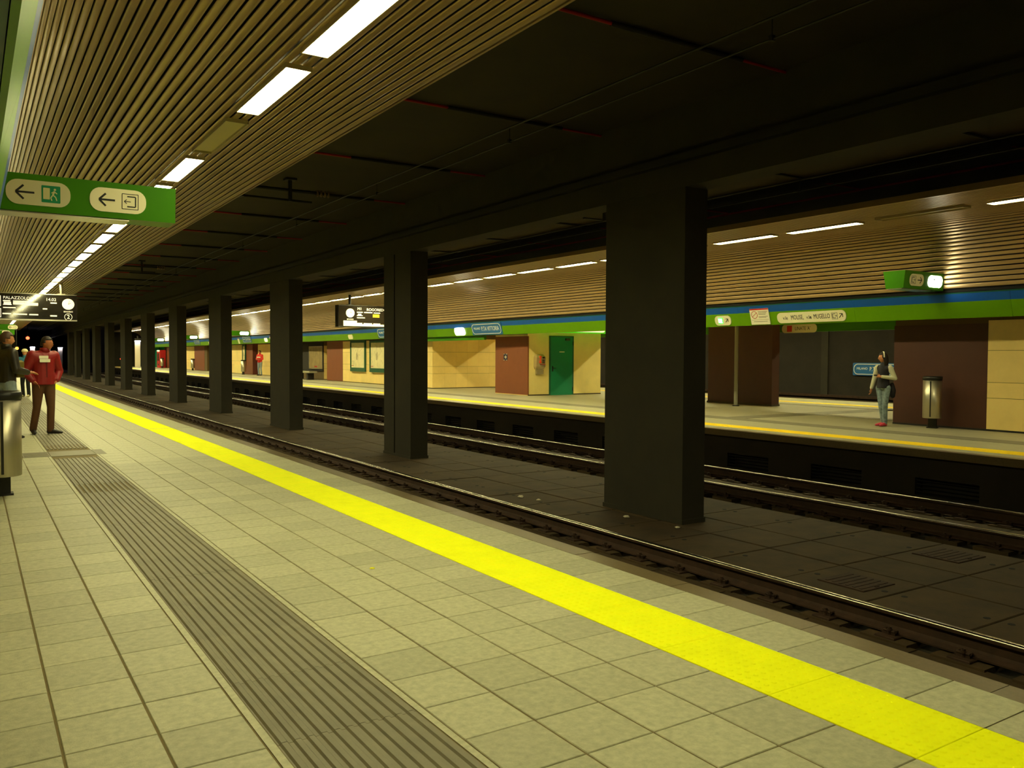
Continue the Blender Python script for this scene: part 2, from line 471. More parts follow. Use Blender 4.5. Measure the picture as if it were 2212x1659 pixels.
# ================================================================== raw ceiling, beam, columns
b = MB(); b.ybox(-1.5, 18.0, yr(Y0, Y1+60), ZT, ZT+.2)
ceil0 = b.build('ceiling', M_CEIL, bend=True); struct(ceil0, 'dark raw concrete ceiling above the tracks')
t = MB(); t.ybox(7.80, 8.20, yr(Y0, Y1+50), 3.65, ZT); t.build('beam', M_CONC, ceil0, bend=True)
t = MB(); t.ybox(7.69, 7.797, yr(Y0, Y1+50), 3.96, 4.06); ct = t.build('cable_trough', M_DARKPIPE, bend=True)
tag(ct, 'dark cable trough running along the side of the column beam', 'cable trough')
for k in range(12):
    ya = 7.95+8.07*k
    root = empty('column', (8.0, ya+.8, ZB))
    n = 'nearest' if k == 0 else ORD[k]
    tag(root, ('widest dark grey column of the row, nearest the camera' if k == 0 else
               'dark grey column with a vertical joint, second of the row' if k == 1 else
               'dark grey square column, %s of the row down the tracks' % ORD[k]), 'column', 'dark columns between the two tracks')
    t = MB()
    if k == 1:
        t.box(-.2, .2, -.8, -.03, 0, 4.4-.002); t.box(-.2, .2, .03, .55, 0, 4.4-.002); t.box(-.16, .16, -.03, .03, 0, 4.39)
    else:
        t.box(-.2, .2, -.8, 1.05 if k >= 2 else .8, 0, 4.4-.002)
    t.build('shaft', M_CONC, root)
    t = MB(); t.box(-.215, .215, -.815, 1.065 if k >= 2 else .815 if k == 0 else .565, 0, .06); t.build('footing', M_CONC, root)

# overhead line: two wires with droppers over each track
def catenary(x, lab):
    ys = yr(Y0, Y1, 1.5)
    t = MB(); t.sweep([(x+.012*math.cos(2*PI*q/6), 4.17+.012*math.sin(2*PI*q/6)) for q in range(6)], ys)
    t.sweep([(x+.009*math.cos(2*PI*q/6), 4.0+.009*math.sin(2*PI*q/6)) for q in range(6)], ys)
    o = t.build('overhead_line', M_DARKPIPE, bend=True); tag(o, lab, 'overhead wire')
    for k in range(16):
        yy = 4.6+3.9*k
        d = MB(); d.box(x-.004, x+.004, yy-.004, yy+.004, 4.0, 4.17); d.box(x-.018, x+.018, yy-.018, yy+.018, 3.985, 4.03)
        d.build('dropper', M_DARKPIPE, o, bend=True)
catenary(5.45, 'pair of thin overhead wires above the near track')
catenary(10.75, 'pair of thin overhead wires above the far track')
def support(x, y, s, lab):
    root = empty('wire_support', (x, y, ZT))
    tag(root, lab, 'wire support')
    t = MB(); t.box(-.10, .10, -.10, .10, -.04, 0); t.tube((0, 0, 0), (0, 0, -.42), .035); t.build('hanger', M_DARKPIPE, root)
    t = MB(); t.tube((-.9*s, 0, -.22), (.75*s, 0, -.22), .03); t.tube((-.9*s, .12, -.38), (.45*s, .12, -.38), .022); t.box(-.05-.9*s, .05-.9*s, -.06, .16, -.42, -.16); t.build('crossarm', M_DARKPIPE, root)
    t = MB()
    for q in range(4): t.tube((.50*s+.07*q*s, 0, -.22), (.53*s+.07*q*s, 0, -.22), .06, n=12)
    t.build('insulator', mat('brown_insulator', (120, 96, 60), 0.3), root)
support(5.0, 15.3, 1, 'dark bracket with an insulator hanging under the ceiling over the near track')
support(5.0, 31.5, 1, 'smaller dark bracket farther along over the near track')
support(11.2, 13.8, -1, 'dark bracket seen behind the big column over the far track')
# transverse pipes with red ends under the raw ceiling
for side in (0, 1):
    for k in range(16):
        y = 6.38+3.30*k if side == 0 else 3.3+3.30*k+.05
        root = empty('ceiling_pipe', (0, y, ZT-.035))
        tag(root, ('dark pipe with red ends across the near track ceiling, %s from the camera' % ORD[k]) if side == 0 else
                  ('thin pipe with a red end across the far track ceiling, %s from the camera' % ORD[k]), 'pipe',
            'pipes across the near track ceiling' if side == 0 else 'pipes across the far track ceiling')
        if side == 0:
            segs = ((2.2, 5.25, M_REDPIPE, 'red_section', .020), (5.25, 7.08, M_DARKPIPE, 'dark_sleeve', .028), (7.08, 7.79, M_REDPIPE, 'red_section', .017))
        else:
            segs = ((8.22, 12.95, M_DARKPIPE, 'dark_sleeve', .026), (12.95, 14.3, M_REDPIPE, 'red_section', .018))
        for (a, c_, M, nm, rr_) in segs:
            t = MB(); t.tube((a, 0, 0), (c_, 0, 0), rr_, n=8); t.build(nm, M, root)
t = MB(); t.ybox(12.94, 13.08, yr(Y0, Y1), 4.60, 4.69)
tag(t.build('cable_tray', M_BLACK, bend=True), 'black cable tray along the ceiling above the far platform edge', 'cable tray')
t = MB(); t.sweep([(14.3+.02*math.cos(2*PI*q/8), 4.64+.02*math.sin(2*PI*q/8)) for q in range(8)], yr(Y0, Y1))
tag(t.build('sprinkler_main', M_REDPIPE, bend=True), 'thin red pipe running along above the far slatted ceiling', 'pipe')

# ================================================================== slatted ceilings
RC = 1.25
def slat_path():
    """(x, z, tangent) stations along the near ceiling profile, from the platform edge to the fascia"""
    P = 0.0965; out = []
    L1 = 3.64-(FX+RC)
    zc = ZC-RC
    L2 = RC*PI/2
    s_ = P/2
    while s_ < L1+L2-.02:
        if s_ <= L1: out.append((3.64-s_, ZC, 0.0))
        else:
            a = (s_-L1)/RC; out.append((FX+RC-RC*math.sin(a), zc+RC*math.cos(a), a))
        s_ += P
    return out
PATH = slat_path()
def slats(mirror, ya, yb, cobj_label):
    ys = yr(ya, yb, 3.0)
    back = MB()
    pr = []
    for (x, z, a) in PATH+[(FX, ZC-RC, PI/2)]:
        nx, nz = (-math.sin(a), math.cos(a))
        X = x+nx*.05; Z = z+nz*.05
        pr.append(((SUM-X) if mirror else X, Z))
    e = 3.64
    pr = [((SUM-e) if mirror else e, ZC+.03)]+pr
    off = [(x, z+.012) for x, z in pr]
    back.sweep(pr+list(reversed(off)), ys)
    ceil = back.build('ceiling', M_SLATBACK, bend=True); struct(ceil, cobj_label)
    hw = .0375
    for (x, z, a) in PATH:
        tx, tz = (-math.cos(a), -math.sin(a)); nx, nz = (math.sin(a), -math.cos(a))   # tangent, outward (into the room)
        prof = []
        for q in range(5):
            u = -hw+2*hw*q/4; hh = .0028*(1-(u/hw)**2)
            prof.append((x+tx*u+nx*hh, z+tz*u+nz*hh))
        prof += [(x+tx*hw-nx*.006, z+tz*hw-nz*.006), (x-tx*hw-nx*.006, z-tz*hw-nz*.006)]
        if mirror: prof = [(SUM-X, Z) for X, Z in prof]
        t = MB(); n = len(prof)
        vs = [(X, y, Z) for y in ys for (X, Z) in prof]
        f1 = []; f2 = []
        for k in range(len(ys)-1):
            for i in range(n):
                j = (i+1) % n
                (f1 if i < 4 else f2).append((k*n+i, (k+1)*n+i, (k+1)*n+j, k*n+j))
        t.add(vs, f1+f2, 0, False)
        for q in range(len(f1)): t.sm[q] = True
        t.build('slat', M_SLAT, ceil, bend=True)
    # bright edge trim along the platform edge
    t = MB(); xe = (SUM-3.655) if mirror else 3.655
    t.ybox(xe-.012, xe+.012, ys, ZC-.004, ZC+.10); t.build('edge_trim', M_SLAT, ceil, bend=True)
    return ceil
slats(False, -7.0, 106.0, 'slatted beige metal ceiling curving down over the near platform')
slats(True, -5.0, 106.0, 'slatted beige metal ceiling curving down over the far platform')

# fluorescent lamps in the slatted ceilings
LW, LL, LPER = 0.22, 1.60, 2.02
hb = MB(); hb.ring(rr(-LW/2-.012, LW/2+.012, -LL/2-.012, LL/2+.012, .004, 2), rr(-LW/2, LW/2, -LL/2, LL/2, .003, 2), -.012, .03)
hb2 = MB(); hb2.v = [(x, z, -y) for x, y, z in hb.v]; hb2.f = hb.f; hb2.mi = hb.mi; hb2.sm = hb.sm
house_me = hb2.mesh('housing', M_HOUSE)
db = MB(); db.box(-LW/2, LW/2, -LL/2, LL/2, -.004, .006)
diff_me = db.mesh('diffuser', M_LAMP); dead_me = db.mesh('diffuser', M_DEADLAMP)
diff2_me = db.mesh('diffuser', mat('bright_diffuser', (255, 255, 240), 0.5, emit=LAMP_COL, estr=LAMP*1.45))
def lamp(x, y, lit, lab, grp, strong=False):
    root = empty('ceiling_light', (x, y, ZC-.012)); tag(root, lab, 'ceiling light', grp)
    link('housing', house_me, root); link('diffuser', (diff2_me if strong else diff_me) if lit else dead_me, root)
idx = 0
for k in range(-3, 48):
    y = 7.27+.8+LPER*k
    if y < 3.9:
        lamp(2.46, y, True, 'fluorescent light of the near ceiling row, above and behind the camera', 'near ceiling lights behind the camera'); continue
    if k == 1:
        lamp(2.46, y, False, 'unlit ceiling light, dull panel between two glowing ones', 'ceiling lights over the near platform'); continue
    lamp(2.46, y, True, 'glowing ceiling light of the near platform row, %s from the camera' % ordw(idx), 'ceiling lights over the near platform'); idx += 1
idx = 0
for k in range(-7, 48):
    y = 7.70+.8+1.99*k
    if y < 5.5:
        lamp(SUM-2.46, y, y < -1, 'fluorescent light of the far ceiling row, outside the view', 'far ceiling lights outside the view'); continue
    if k == 0:
        lamp(SUM-2.46, y, False, 'unlit ceiling light over the far platform above the green exit board', 'ceiling lights over the far platform'); continue
    lamp(SUM-2.46, y, True, 'glowing ceiling light of the far platform row, %s beyond the girl' % ordw(idx) if y > 8 else 'glowing far platform ceiling light cut by the picture edge', 'ceiling lights over the far platform', y > 15)
    if y > 8: idx += 1

# ================================================================== fascias
ZFB, ZFG, ZFT = 2.23, 2.545, 2.70
LEAN = 0.13/0.47
TILT = math.atan(LEAN)
def fz(z): return LEAN*(ZFT-z)      # the bands lean: the lower edge is set back
def fascia(nm, x, face, ya, yb, lab):
    """face = +1 looks towards +x, -1 towards -x"""
    def band(t, z0, z1, d, ys):
        a0, a1 = x-face*fz(z0), x-face*fz(z1)
        pr_ = [(a0, z0), (a1, z1), (a1-face*d, z1), (a0-face*d, z0)]
        t.sweep(pr_, ys)
    t = MB(); pr_ = [(x-face*(fz(ZFB)+.022), ZFB+.01), (x-face*.022, ZFT+.03), (x-face*.25, ZFT+.03), (x-face*.25, ZFB+.01)]
    t.sweep(pr_, yr(ya, yb))
    ro = t.build(nm, M_DKGREEN, bend=True); struct(ro, lab)
    y = ya
    while y < yb-.1:
        y2 = min(y+3.3, yb); ys = [y+.002, (y+y2)/2, y2-.002]
        t = MB(); band(t, ZFG, ZFT, .02, ys); t.build('blue_panel', M_BLUE, ro, bend=True)
        t = MB(); band(t, ZFB, ZFG-.001, .02, ys); t.build('green_panel', M_GREEN, ro, bend=True)
        y = y2
    return ro
fascia('trim_1', FX, 1, -6.0, 106.0, 'blue and green fascia band above the near platform wall')
fascia('trim_2', FFX, -1, 1.5, 106.0, 'blue and green fascia band under the far slatted ceiling')
t = MB(); t.ybox(20.75, 20.95, yr(10, 26), 2.20, 2.62); o = t.build('trim_3', M_SGREEN, bend=True); struct(o, 'green fascia band on the far side of the island')
# near back wall, out of sight behind the fascia line
b = MB(); b.ybox(-3.3, -3.1, yr(Y0, Y1), 0, 3.2); o = b.build('wall_left', M_CREAMW, bend=True); struct(o, 'cream back wall of the near platform')
b = MB(); b.ybox(-3.2, FX-.25, yr(Y0, Y1), 2.62, 2.72); o = b.build('ceiling', M_CREAMW, bend=True); struct(o, 'low ceiling of the near platform recess')

# ================================================================== far (island) platform
IX = 24.6
b = MB(); b.ybox(FEDGE+.30, IX-.02, yr(-4, Y1), -0.5, -0.002)
M_FTILE = mat('far_platform_tile', (166, 160, 132), 0.45, var=0.08, scale=3)
fl2 = b.build('floor', M_FTILE, bend=True); struct(fl2, 'pale floor of the far island platform')
t = MB(); t.ybox(FEDGE, FEDGE+.17, yr(-4, Y1), -.12, 0.0); t.build('edge_coping', M_COPE, fl2, bend=True)
t = MB(); t.ybox(FEDGE+.17, FEDGE+.55, yr(-4, Y1), -.12, 0.0); t.build('edge_paving', M_FTILE, fl2, bend=True)
fw = {}
k = 0; y = -3.0
while y < Y1:
    t = MB(); yb = min(y+2.0, Y1)
    if y < 14:
        if 'm' not in fw:
            q = MB(); q.chbox(-.23, .23, -1, 1, -.02, .003, .002)
            for i in range(9):
                for j in range(39):
                    cx = -.23+.46/9*(i+.5); cy = -1+2/39*(j+.5)
                    q.add([(cx-.011,cy-.011,.003),(cx+.011,cy-.011,.003),(cx+.011,cy+.011,.003),(cx-.011,cy+.011,.003),(cx,cy,.009)], [(0,1,4),(1,2,4),(2,3,4),(3,0,4)])
            fw['m'] = q.mesh('warning_paver', M_YELF)
        link('warning_paver', fw['m'], fl2, (SUM-3.09+cv(y+1), y+1, 0))
    else:
        t.ybox(SUM-3.32, SUM-2.86, [y, yb], -.02, .003); t.build('warning_paver', M_YELF, fl2, bend=True)
    y += 2.0
t = MB(); t.ybox(14.78, 15.32, yr(-4, Y1), -.02, .002); t.build('tactile_strip', M_TACT, fl2, bend=True)
t = MB(); t.box(15.32, 21.6, 13.55, 14.15, -.02, .002); t.build('tactile_strip', M_TACT, fl2, bend=True)
t = MB(); t.ybox(17.85, 18.30, [11.0, 13.55], -.02, .002); t.build('tactile_strip', M_TACT, fl2, bend=True)
t = MB(); t.ybox(21.0, 21.5, yr(10, 22), -.02, .002); t.build('tactile_strip', M_TACT, fl2, bend=True)
t = MB(); t.ybox(22.30, 22.62, yr(4, 40), -.02, .003); t.build('warning_strip', M_YELF, fl2, bend=True)
# dark wall under the far platform edge, with louvred openings
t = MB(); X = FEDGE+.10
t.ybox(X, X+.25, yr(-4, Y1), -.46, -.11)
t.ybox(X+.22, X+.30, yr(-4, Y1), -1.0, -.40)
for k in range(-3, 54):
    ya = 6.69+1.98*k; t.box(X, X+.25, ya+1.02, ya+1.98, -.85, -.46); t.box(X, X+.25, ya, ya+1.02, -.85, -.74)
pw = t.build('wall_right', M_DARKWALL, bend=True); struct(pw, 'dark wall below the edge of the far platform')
vm = MB()
for q in range(4): vm.add([(0,-.5,-.50-.06*q),(0,.5,-.50-.06*q),(.06,.5,-.535-.06*q),(.06,-.5,-.535-.06*q),(0,-.5,-.506-.06*q),(0,.5,-.506-.06*q),(.06,.5,-.541-.06*q),(.06,-.5,-.541-.06*q)],
                          [(0,1,2,3),(4,7,6,5),(0,4,5,1),(2,6,7,3),(0,3,7,4),(1,5,6,2)])
vm.box(-.012, 0, -.52, .52, -.465, -.45)
vmm = vm.mesh('vent', M_DARKPIPE)
for k in range(-1, 40):
    ya = 6.69+1.98*k; link('vent', vmm, pw, (X+.02+cv(ya), ya+.51, 0))

WX = 17.0
nw = [0]
def wall(x0, x1, y0, y1, M, lab, z1=2.44, nm='wall_right'):
    t = MB(); t.ybox(x0, x1, yr(y0, y1), 0, z1); o = t.build(nm, M, bend=True); struct(o, lab); return o
M_CLADBACK = mat('panel_joint', (96, 76, 36), 0.8)
def clad(parent, plane, pos, a0, a1, zs, step, M=None, z1=2.2):
    """cladding panels with open joints; plane 'x' faces -x at x=pos, plane 'y' faces -y at y=pos"""
    M = M or M_CREAM
    n = max(1, int(round((a1-a0)/step)))
    zz = [0.03]+zs+[z1]
    for i in range(n):
        p, q = a0+(a1-a0)*i/n, a0+(a1-a0)*(i+1)/n
        for j in range(len(zz)-1):
            t = MB(); g = .004
            if plane == 'x': t.ybox(pos-.02, pos+.01, [p+.0015, q-.0015], zz[j]+g, zz[j+1]-g)
            else: t.box(p+.0015, q-.0015, pos-.02, pos+.01, zz[j]+g, zz[j+1]-g)
            t.build('panel', M, parent, bend=True)
JZ = [0.655, 0.965, 1.60]
# nearest block: cream panels, then the big brown face beside the girl
o = wall(WX+.01, 20.1, 2.0, 10.86, M_CLADBACK, 'cream panelled wall at the near end of the far platform'); clad(o, 'x', WX+.01, 4.0, 8.86, JZ, .72)
t = MB(); t.ybox(WX, WX+.4, [8.87, 9.9, 10.88], 0.03, 2.14); t.build('brown_panel', M_BROWN2, o, bend=True)
t = MB(); t.box(WX+.4, 20.1, 10.86, 10.88, .03, 2.14); t.build('brown_panel', M_BROWN2, o, bend=True)
t = MB(); t.ybox(WX-.012, WX+.05, [4.0, 8.0, 10.88], 0, .035); t.build('skirting', M_DARKPIPE, o, bend=True)
# block with the brown face and the green door
o = wall(WX+.01, 20.4, 25.31, 27.54, M_CREAMW, 'short block with a brown face and a cream side holding the green door')
t = MB(); t.ybox(WX, WX+.05, [25.29, 26.4, 27.54], .03, 2.17); t.build('brown_panel', M_BROWN, o, bend=True)
t = MB(); t.box(WX+.02, 20.4, 25.285, 25.31, 0, .04); t.build('skirting', mat('dark_skirting', (70, 60, 40), .6), o, bend=True)
# recess with diagonal shadows
o = wall(16.96, 20.4, 32.71, 35.0, M_CLADBACK, 'cream panelled recess wall crossed by slanting shadows'); clad(o, 'y', 32.71, 16.96, 20.4, JZ, .6)
clad(o, 'x', 16.96, 32.71, 35.0, JZ, .76)
t = MB(); t.box(16.97, 20.4, 32.69, 32.74, 0, .03); t.build('skirting', MATS['dark_skirting'], o, bend=True)
o = wall(WX+.01, 20.4, 35.0, 46.0, M_CLADBACK, 'cream panelled wall with map frames beside a brown face'); clad(o, 'x', WX+.01, 35.0, 43.5, JZ, .85)
t = MB(); t.ybox(WX, WX+.06, [43.52, 46.0], .03, 2.22); t.build('brown_panel', M_BROWN, o, bend=True)
t = MB(); t.box(WX+.02, 18.4, 45.98, 46.02, .03, 2.22); t.build('brown_panel', M_BROWN, o, bend=True)
o = wall(17.25, 20.4, 47.2, 60.9, M_CLADBACK, 'dark alcove wall with a poster behind a bench'); clad(o, 'y', 47.2, 17.25, 18.6, JZ, 1.35, z1=2.0)
t = MB(); t.ybox(17.2, 17.26, yr(47.22, 55.5), .5, 2.2); t.build('dark_panel', M_DARKWALL, o, bend=True)
clad(o, 'x', 17.24, 55.5, 60.9, JZ, .9)
o = wall(WX+.01, 20.4, 61.5, 75.0, M_CLADBACK, 'distant wall with a brown face, a low cream part and a map'); clad(o, 'x', WX+.01, 63.8, 71.4, JZ, .85)
t = MB(); t.ybox(WX, WX+.06, [61.5, 63.8], .03, 2.2); t.build('brown_panel', M_BROWN, o, bend=True)
t = MB(); t.box(WX+.02, 19.5, 61.47, 61.5, .03, 2.2); t.build('brown_panel', mat('darker_brown_panel', (104, 50, 38), .5), o, bend=True)
t = MB(); t.ybox(16.93, WX+.02, [63.8, 66.5], .03, .66); t.build('low_wall', M_CREAMW, o, bend=True)
o = wall(WX+.01, 20.4, 76.2, 97.0, M_CLADBACK, 'farther wall with brown and cream faces'); clad(o, 'x', WX+.01, 81.4, 92.3, JZ, .9)
t = MB(); t.ybox(WX, WX+.06, [77.2, 81.4], .03, 2.2); t.build('brown_panel', M_BROWN, o, bend=True)
t = MB(); t.ybox(WX, WX+.06, [92.3, 95.5], .03, 2.2); t.build('brown_panel', M_BROWN, o, bend=True)
o = wall(16.9, 20.4, 100.0, 106.0, M_DOORG, 'green end wall of the far platform')
# lone brown pillar wall across the opening
o = wall(19.8, 20.12, 16.55, 19.1, M_BROWN2, 'brown pillar standing across the opening of the island')
t = MB(); t.ybox(19.78, 20.14, [16.53, 19.12], 0, .05); t.build('skirting', MATS['dark_skirting'], o, bend=True)
# island soffit, roof
t = MB(); t.ybox(FFX+.26, 20.74, yr(1, 10.85), 2.445, 2.55); o = t.build('ceiling', M_DARKWALL, bend=True); struct(o, 'dark soffit over the island walls at the near end')
t = MB(); t.ybox(FFX+.26, 20.74, yr(10.9, 106), 2.45, 2.55); o = t.build('ceiling', M_CREAMW, bend=True); struct(o, 'ceiling inside the island openings')
for (ya, yb) in ((25.29, 27.54), (34.9, 46.0), (46.0, 58.0), (61.5, 75.0), (76.2, 97), (99, 106)):
    t = MB(); t.ybox(FFX+.26, 16.99, yr(ya, yb), 2.24, 2.44); t.build('soffit', M_DARKWALL, o, bend=True)
t = MB(); t.ybox(FFX+.24, FFX+.34, yr(27.54, 32.72), 2.06, 2.30); t.build('dark_green_downstand', M_SGREEN, o, bend=True)
# far side of the island: third track and its dark wall
b = MB(); b.ybox(IX-.02, 27.6, yr(-4, Y1), -1.0, -0.8); o = b.build('floor', M_BEDB, bend=True); struct(o, 'dark bed of the third track')
b = MB(); b.ybox(27.5, 27.9, yr(-4, Y1), -1.0, 4.6); o = b.build('wall_right', M_DARKWALL, bend=True); struct(o, 'dark tunnel wall behind the third track')
t = MB(); t.ybox(27.2, 27.5, yr(-4, 60), -.55, -.13); t.build('ledge', M_BED, o, bend=True)
t = MB(); t.ybox(27.40, 27.5, yr(-4, 60), -.06, .03); t.build('cable_ledge', M_RUST, o, bend=True)
t = MB(); t.box(27.44, 27.5, 20.3, 20.6, 0, 4.4); t.build('wall_rib', M_CONC, o, bend=True)
b = MB(); b.ybox(18.02, 28.0, yr(-4, Y1), 4.5, 4.69); o = b.build('ceiling', M_CEIL, bend=True); struct(o, 'dark ceiling over the third track')
# end of the hall
b = MB(); b.box(-3.3, 3.4, Y1, Y1+.3, 0, 4.7); o = b.build('wall_back', M_DARKWALL, bend=True); struct(o, 'dark end wall of the near platform')
b = MB(); b.box(13.0, 28, Y1, Y1+.3, 0, 4.7); o = b.build('wall_back', M_DARKWALL, bend=True); struct(o, 'dark end wall of the far platform')
b = MB(); b.ybox(3.0, 3.3, yr(Y1+.3, Y1+60), -.8, 4.7); o = b.build('wall_left', M_DARKWALL, bend=True); struct(o, 'left side wall of the running tunnel')
b = MB(); b.ybox(13.2, 13.5, yr(Y1+.3, Y1+60), -.8, 4.7); o = b.build('wall_right', M_DARKWALL, bend=True); struct(o, 'right side wall of the running tunnel')
b = MB(); b.box(3.0, 18, Y1+60, Y1+60.3, -.8, 4.7); o = b.build('wall_back', M_BLACK, bend=True); struct(o, 'black end of the running tunnel')

# lamp row over the other side of the island, out of sight behind the fascia
b = MB(); b.ybox(20.96, 24.6, yr(4, 60), ZC, ZC+.08); o = b.build('ceiling', M_SLAT, bend=True); struct(o, 'flat metal ceiling over the other side of the island')
for k in range(26):
    lamp(23.3, 7.0+2.02*k, True, 'ceiling light over the other side of the island, hidden behind the bands', 'hidden lights over the other side of the island', 15 < 7.0+2.02*k)

# ================================================================== SIGNS
def arrow(t, cx, cz, L, wd, ang, y0, y1, mi):
    """arrow with an open head, pointing along ang"""
    c, s_ = math.cos(ang), math.sin(ang)
    def R(p): return (cx+p[0]*c-p[1]*s_, cz+p[0]*s_+p[1]*c)
    for a, b_ in (((-L/2, 0), (L/2-.4*wd, 0)), ((L/2, 0), (L/2-L*.42, L*.42)), ((L/2, 0), (L/2-L*.42, -L*.42))):
        t.polyY(thick(R(a), R(b_), wd), y0, y1, mi)
def exit_icon(t, cx, cz, s_, dirn, y0, y1, mi):
    """thin frame with an open room and an arrow leaving it"""
    f = s_*.5
    t.ring(rr(cx-f, cx+f, cz-f, cz+f, .004, 2), rr(cx-f+.006, cx+f-.006, cz-f+.006, cz+f-.006, .003, 2), y0, y1, mi)
    g = s_*.32; w_ = s_*.075
    for a, b_ in (((-g*dirn, g), (g*.55*dirn, g)), ((-g*dirn, g), (-g*dirn, -g)), ((-g*dirn, -g), (g*.55*dirn, -g))):
        t.polyY(thick((cx+a[0], cz+a[1]), (cx+b_[0], cz+b_[1]), w_), y0, y1, mi)
    t.polyY(thick((cx-g*.1*dirn, cz), (cx+g*1.1*dirn, cz), w_*.6), y0, y1, mi)
    for q in (-1, 1): t.polyY(thick((cx+g*1.1*dirn, cz), (cx+g*.65*dirn, cz+q*g*.4), w_*.6), y0, y1, mi)
def running_icon(t, cx, cz, s_, y0, y1, mi, mj):
    """green square with a door and a running figure"""
    f = s_*.5
    t.rrect(cx-f, cx+f, cz-f, cz+f, .006, y0, y1, mi, 2)
    t.rrect(cx-f*.82, cx-f*.12, cz-f*.62, cz+f*.72, .003, y0-.0015, y0, mj, 2)
    t.polyY(circ(cx+f*.42, cz+f*.58, f*.13, 10), y0-.0015, y0, mj)
    for a, b_, w_ in (((.38,.40),(.20,-.05),.17),((.20,-.05),(.50,-.30),.12),((.50,-.30),(.62,-.72),.10),((.20,-.05),(-.02,-.42),.12),((-.02,-.42),(.10,-.75),.10),((.36,.34),(.05,.16),.10),((.36,.34),(.66,.10),.10)):
        t.polyY(thick((cx+a[0]*f, cz+a[1]*f), (cx+b_[0]*f, cz+b_[1]*f), w_*f*1.1), y0-.0015, y0, mj)
M_ICONG = mat('icon_green', (0, 128, 84), .4)
M_ICONW = mat('icon_white', (206, 200, 150), .4)

def hanging_board(x0, x1, y, lab, pills, cat='exit sign', rz=0.0):
    """green box sign hung across the platform; wider at the top than below; pills on its face"""
    root = empty('exit_sign', (x0, y, 2.77), rz); tag(root, lab, cat, 'green hanging exit signs')
    L = x1-x0; hgt = .335
    t = MB()
    t.add([(0,0,0),(L,0,0),(L,.36,0),(0,.36,0),(0,-.035,hgt),(L,-.035,hgt),(L,.42,hgt),(0,.42,hgt)],
          [(0,3,2,1),(4,5,6,7),(0,1,5,4),(1,2,6,5),(2,3,7,6),(3,0,4,7)])
    t.build('box', M_SGREEN, root)
    t = MB(); t.box(-.002, L*.72, .03, .33, -.014, -.001); t.build('bottom_plate', M_ALU, root)
    t = MB(); t.box(L-.004, L+.004, -.037, .42, hgt-.002, hgt+.006); t.build('edge_strip', M_ALU, root)
    tilt = math.atan2(.035, hgt)
    for (cx, hw, M, kind, dirn) in pills:
        t = MB(); t.rrect(cx-hw, cx+hw, -.113, .113, .10, -.006, .004)
        p = t.build('pill_panel', M, root); p.location = (0, -.0175, hgt/2); p.rotation_euler = (tilt, 0, 0)
        t = MB()
        if kind == 'run': arrow(t, cx-.11*(-dirn), 0, .15, .018, PI if dirn < 0 else 0, -.0075, -.006, 0); running_icon(t, cx+.10*(-dirn), 0, .155, -.0075, -.006, 1, 2)
        elif kind == 'exit': arrow(t, cx-.10*(-dirn), 0, .14, .018, PI if dirn < 0 else 0, -.0075, -.006, 0); exit_icon(t, cx+.105*(-dirn), 0, .15, dirn, -.0075, -.006, 0)
        elif kind == 'small': t.rrect(cx-.06, cx-.02, .02, .05, .004, -.0075, -.006, 1, 2)
        if t.v: t.build('pictograms', [M_BLK, M_ICONG, M_ICONW], p)
    return root
# near board (faces back towards the camera)
hanging_board(.25, 1.76, 8.98, 'big green hanging exit sign with two arrow panels over the near platform',
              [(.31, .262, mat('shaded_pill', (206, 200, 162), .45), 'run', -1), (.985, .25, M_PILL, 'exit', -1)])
hanging_board(FX+.3, 2.3, 68.0, 'distant green hanging sign behind the dark departures board', [(1.25, .24, M_PILL, 'exit', -1)])
hanging_board(FX+.3, 1.95, 55.0, 'green hanging sign low at the picture edge above the leather jacket man', [(1.3, .24, M_PILL, 'exit', -1)])
# boards over the far platform
hanging_board(14.86, FFX-.04, 9.35, 'green hanging exit sign over the far platform with one glowing panel',
              [(.40, .235, M_PILL, 'exit', 1), (1.03, .245, M_LITPILL, 'small', 1)])
hanging_board(14.86, FFX-.04, 59.2, 'green hanging sign with a glowing oval, third gap between the columns', [(.95, .30, M_LITPILL, 'none', 1)])
hanging_board(14.86, FFX-.04, 75.8, 'green hanging sign with a glowing oval, farther down the far platform', [(.95, .30, M_LITPILL, 'none', 1)])
hanging_board(14.86, FFX-.04, 92.0, 'small green hanging sign with a glowing oval near the red machine', [(.95, .30, M_LITPILL, 'none', 1)])

R90 = -PI/2     # local x -> -y : faces the near platform
def fascia_pill(y, z, hw, hh, M, lab, kind=None, nm='direction_sign'):
    root = empty(nm, (FFX-.002+fz(z), y, z), R90); root.rotation_euler = (TILT, 0, R90); tag(root, lab, 'sign')
    t = MB(); t.rrect(-hw, hw, -hh, hh, hh*.85, -.02, .0); t.build('face', M, root)
    return root
o = fascia_pill(29.15, 2.41, .40, .15, M_LITPILL, 'brightly glowing white oval sign on the green band beside the blue name sign')
o = fascia_pill(15.24, 2.385, .27, .125, M_PILL, 'small oval sign with a glowing green exit picture and arrow on the green band')
t = MB(); running_icon(t, -.07, 0, .16, -.026, -.02, 0, 1); t.build('exit_picture', [mat('lit_icon_green', (40, 230, 60), .4, emit=(.1, 1.0, .12), estr=1.2), M_LITPILL], o)
t = MB(); arrow(t, .14, 0, .12, .014, PI/4, -.026, -.02, 0); t.build('arrow', M_BLK, o)
